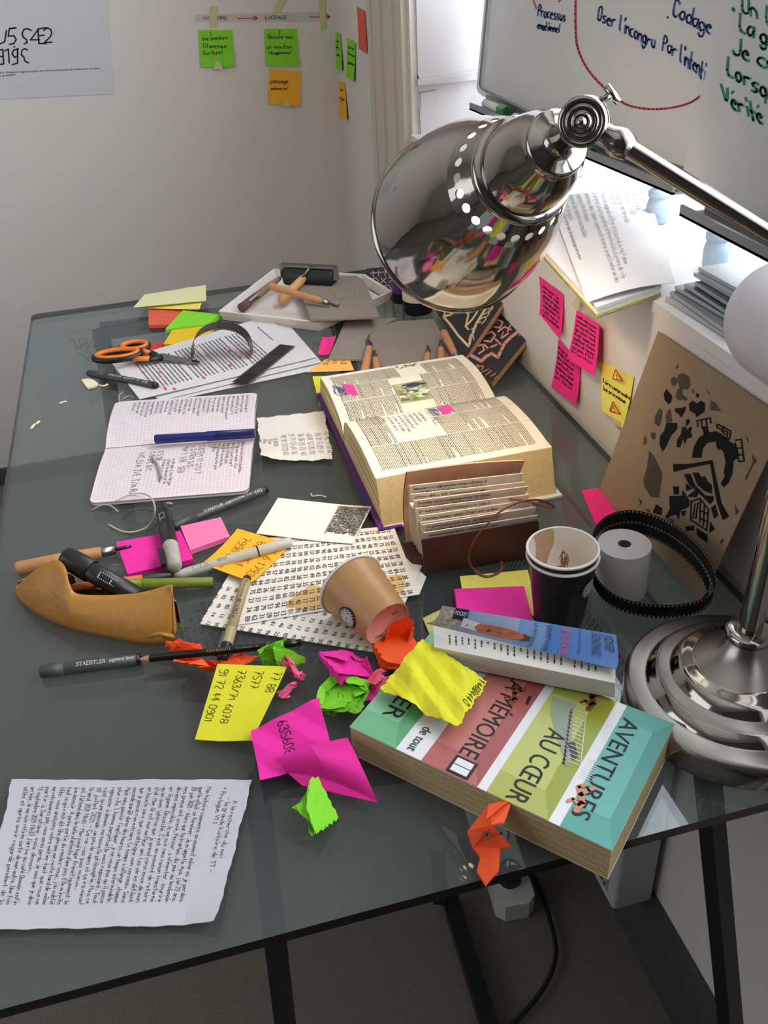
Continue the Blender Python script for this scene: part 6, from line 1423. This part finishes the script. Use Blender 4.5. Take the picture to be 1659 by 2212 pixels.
MGM = [mat('magazine_cover_%s' % n, c_, .35, var=.05) for n, c_ in (('grey', (112, 114, 120)), ('dark', (34, 38, 46)), ('white', (170, 174, 182)), ('slate', (72, 80, 90)))]
z_ = SILL+.0006
for i in range(7):
    r = random.Random(i); m = MGM[(2, 0, 3, 1, 3, 2, 0)[i]]; a = .04*r.uniform(-1, 1); x0, y0 = .522+.006*i, .845+r.uniform(-.010, .012); w, l = .17, .13
    b = MB(); pts = [V(x0+math.cos(a)*p-math.sin(a)*q, y0+math.sin(a)*p+math.cos(a)*q, z_) for p, q in ((0, 0), (0, -l), (w, -l), (w, 0))]
    b.prism(pts, (0, 0, .004), m, MGM[2]); b.build('magazine', None, ('lowest', 'second lowest', 'third lowest', 'middle', 'third from top', 'second from top', 'topmost')[i]+' magazine of the stack on the sill behind the white roll', 'magazine', 'magazines on the sill'); z_ += .0046
b = MB(); WR = mat('matt_white_roll', (200, 196, 202), .6, var=.02)
cA, cD = V(.520, .690, SILL+.0535), _unit(V(0, -1, 0)); r_ = .053
b.lathe([(0, .0001)]+[(.045*(1-math.cos(t)), r_*(.45+.55*math.sin(t))) for t in np.linspace(0, math.pi/2, 10)]+[(.40, r_), (.40, .0001)], cA, cD, WR, 64)
b.build('white_bolster', None, 'smooth white rounded cylinder lying on the sill at the right edge', 'cylinder')
# ================================================================== crumpled notes
def crumple(w, h, seed, maxr, n=22):
    r = np.random.RandomState(seed); g = np.linspace(-.5, .5, n+1); P = np.array([[x*w, y*h, 0] for y in g for x in g])
    A = r.randn(3, 3); Q, _ = np.linalg.qr(A); P = P@Q.T
    for it in range(40):
        if np.linalg.norm(P-P.mean(0), axis=1).max() < maxr: break
        P = P-P.mean(0); k = np.linalg.norm(P, axis=1).argmax(); d = P[k]/np.linalg.norm(P[k]); d = d+r.randn(3)*.35; d /= np.linalg.norm(d)
        off = np.linalg.norm(P[k])*r.uniform(.35, .7); t = P@d-off; m = t > 0; P[m] -= 2*t[m][:, None]*d
    return P+r.randn(*P.shape)*.0002, n
def ball(px, size, m, seed, label, sheetsize=.076, sc=(1, 1, 1), zoff=0, write_=False, z=T, cat='crumpled note'):
    P, n = crumple(sheetsize, sheetsize, seed, size/2*1.05); P = P*np.array(sc); P[:, 2] -= P[:, 2].min()
    x = Z(px, z+P[:, 2].max()*.45); lo = (P.max(0)+P.min(0))/2; P[:, 0] += x[0]-lo[0]; P[:, 1] += x[1]-lo[1]; P[:, 2] += z+.0006+zoff
    b = MB(); k = n+1
    fs = []
    for j in range(n):
        for i in range(n): a = j*k+i; fs += [(a, a+1, a+k+1), (a, a+k+1, a+k)]
    b.add(P, fs, m)
    if write_:
        r = random.Random(seed)
        for _ in range(60):
            j, i = r.randrange(4, n-3), r.randrange(2, n-3); a = j*k+i; p, q = P[a], P[a+1]; nn = np.cross(P[a+1]-P[a], P[a+k]-P[a]); L = np.linalg.norm(nn)
            if L > 1e-12 : nn = nn/L*(1 if nn[2] > 0 else -1)*.0004; e = (P[a+k]-P[a])*.10; b.add([p+nn, p+(q-p)*.6+nn, p+(q-p)*.6+e+nn, p+e+nn], [(0, 1, 2, 3)], INK)
    return b.build('crumpled_note', None, label, cat)
ball((398, 1402), .044, ORA, 3, 'crumpled orange note upper half, beside the right end of the leather pouch', .055, (1.2, .7, .7))
ball((430, 1442), .052, ORA, 8, 'crumpled orange note below the pencil, right of the dark pen', .06, (1.0, 1.0, .8))
ball((513, 1428), .038, ORA, 12, 'crumpled orange note peeking out behind the lifted yellow note', .05, (1.3, .5, .5))
ball((608, 1420), .050, GREEN, 5, 'crumpled lime note touching the end of the black pencil', .076, (1.15, .8, .75))
ball((632, 1452), .044, SALMON, 6, 'crumpled salmon pink note just below the small lime one', .06, (.95, .8, .7))
ball((622, 1494), .036, SALMON, 9, 'salmon pink scrap half hidden behind the lifted yellow note', .04, (1, .6, .4))
ball((748, 1440), .066, MAG, 14, 'crumpled magenta note behind the written lime ball', .085, (1.15, .85, .7))
ball((742, 1502), .064, GREEN, 17, 'crumpled lime note with handwriting, centre of the paper balls', .10, (1.0, 1.0, .85), write_=True)
ball((785, 1488), .048, MAG, 24, 'magenta paper fold between the written lime ball and the salmon note', .06, (.7, 1.2, .6))
ball((826, 1478), .044, SALMON, 21, 'crumpled salmon pink note beside the crinkled yellow sheet', .06, (1.1, .8, .7))
ball((868, 1406), .078, ORA, 28, 'crumpled orange note leaning between the brown cup and small paperback', .11, (.9, 1.1, .9))
ball((678, 1748), .060, GREEN, 33, 'crumpled lime note lying in front of the magenta sheets', .09, (.95, 1.1, .8))
# orange twisted note over the desk edge
og = [(1110, 1722, .034), (1055, 1738, .030), (1010, 1795, .016), (1022, 1830, .010), (1038, 1850, .006), (1030, 1880, .004), (1050, 1912, .006), (1078, 1880, .012), (1080, 1832, .014), (1106, 1828, .016), (1080, 1802, .026), (1062, 1782, .030), (1090, 1775, .028)]
P = [Z((x, y), T+z) for x, y, z in og]
b = MB(); b.add(P, [(0, 1, 11, 12), (1, 2, 11), (2, 3, 10, 11), (3, 4, 8, 10), (8, 9, 10), (4, 5, 7, 8), (5, 6, 7)], mat('deep_orange_paper', (236, 84, 30), .75))
lo = [p-V(0, 0, .0004)+V(.0, .001, -.003) for p in P]; b.add(lo, [(0, 12, 11, 1), (1, 11, 2), (2, 11, 10, 3), (3, 10, 8, 4), (8, 10, 9), (4, 8, 7, 5), (5, 7, 6)], MATS['deep_orange_paper'])
b.add([P[1], P[0], lo[0], lo[1], Z((1050, 1770), T+.036)], [(0, 1, 4), (1, 2, 3, 0)], MATS['deep_orange_paper'])
b.add([P[10], P[3], Z((1048, 1795), T+.034), Z((1010, 1800), T+.002)], [(0, 1, 2), (1, 3, 2)], MATS['deep_orange_paper'])
for q in (((1042, 1797), (1052, 1803), (1062, 1797)), ((1058, 1790), (1050, 1806), (1056, 1816))): ribbon(b, q, 1.6, INK, lambda x, y: Z((x, y), T+.0355))
b.build('crumpled_note', None, 'twisted orange note lying over the front edge of the desk', 'crumpled note')
# crinkled sheets
cz = crease(5, .0085, 6, 6.0)
def yl(b, S): S.hand(b, ["14688444 0"], S.W*.04, S.H*.10, .0055, .01, .0003, INK, 5, wmax=S.W*.8)
sheet('crinkled_note', ((1050, 1484, T+.040), (985, 1584, T+.040), (818, 1498, T+.038), (912, 1390, T+.052)), YEL, 'crinkled yellow sheet lying across the corner of the large paperback', 'crinkled note', nu=44, nv=44, zf=lambda u, v, f=cz: .001+f(u, v)+.006*math.sin(u*3)*math.sin(v*3), edge=ragged(2, .02), tri=True, draw=yl)
cm = crease(9, .007, 5, 5.0)
def ml(b, S): S.hand(b, ["6356082"], S.W*.10, S.H*.62, .0085, .01, .0004, INK, 5)
sheet('crinkled_note', ((690, 1513, T+.024), (724, 1640, T+.004), (566, 1692, T+.004), (543, 1582, T+.012)), MAG, 'crinkled magenta sheet with handwritten number under the yellow note', 'crinkled note', nu=40, nv=40, zf=lambda u, v, f=cm: .001+f(u, v), tri=True, draw=ml)
P4 = [(752, 1596, T+.020), (818, 1738, T+.003), (655, 1700, T+.003), (600, 1652, T+.010)]
sheet('crinkled_note', P4, mat('deep_magenta_paper', (226, 26, 146), .75), 'folded magenta sheet overlapping the numbered magenta sheet, beside the large paperback', 'crinkled note', nu=40, nv=40, zf=lambda u, v, f=crease(13, .004, 4, 3.0): .001+f(u, v)+.016*max(0, math.sin((u*.9+v*.5)*math.pi*1.1))*(1-abs(2*v-1)*.5), tri=True)
# ================================================================== shavings
SHV = mat('lino_shaving', (176, 166, 148), .8, var=.08)
def shav(pts, r, label, z=T, m=SHV, name='lino_shaving'):
    b = MB(); b.tube(spline([Z((p[0], p[1]), z+(p[2] if len(p) > 2 else r+.0006)) for p in pts], 5), r, m, 6, flat=.55); b.build(name, None, label, 'shaving')
shav([(198, 1101), (222, 1091, .004), (240, 1093, .005), (255, 1105)], .0010, 'short curved lino shaving in front of the open notebook, left of the big curl')
shav([(250, 1083, .014), (285, 1067, .012), (315, 1068, .012), (332, 1085, .010), (334, 1115, .006), (318, 1138, .003), (290, 1149), (262, 1147), (234, 1133)], .0013, 'large hooked lino shaving curling in front of the open notebook')
shav([(328, 986), (342, 1005, .003), (350, 1032)], .0018, 'thick lino shaving lying on the lower page of the open notebook', T+.0105)
shav([(450, 961), (480, 966), (518, 963)], .0011, 'thin lino shaving below the navy pen', T+.0105)
shav([(672, 1066), (675, 1072), (690, 1070), (705, 1074)], .0013, 'small hooked lino shaving left of the dictionary')
shav([(258, 868), (257, 855), (266, 846)], .0010, 'thin curl lino shaving behind the far left corner of the open notebook')
shav([(264, 862), (280, 855), (292, 860)], .0010, 'short straight lino shaving between the open notebook and printed sheets')
shav([(360, 1086), (372, 1088)], .0018, 'tiny lino crumb in front of the open notebook')
b = MB(); c = [Z(p, T+.002) for p in ((177, 823), (193, 821), (205, 825), (213, 832), (204, 838), (190, 841), (184, 834))]; b.prism(c, (0, 0, .003), CREAM); b.tube([Z((212, 832), T+.003), Z((224, 834), T+.002), Z((233, 830), T+.002)], .0014, CREAM, 6); b.build('paper_scrap', None, 'cream torn paper scrap left of the dark pen by the scissors', 'scrap')
b = MB(); b.tube([Z((67, 926), T+.002), Z((74, 917), T+.002), Z((79, 915), T+.003), Z((85, 910), T+.002)], .0022, CREAM, 5, False, flat=.6); b.build('paper_scrap', None, 'small pale shaving near the left edge of the desk', 'scrap')
b = MB(); b.tube([Z((129, 871), T+.002), Z((138, 868), T+.002), Z((144, 867), T+.002)], .0013, CREAM, 5, False); b.build('paper_scrap', None, 'tiny pale crumb between the left desk edge and the dark pen', 'scrap')
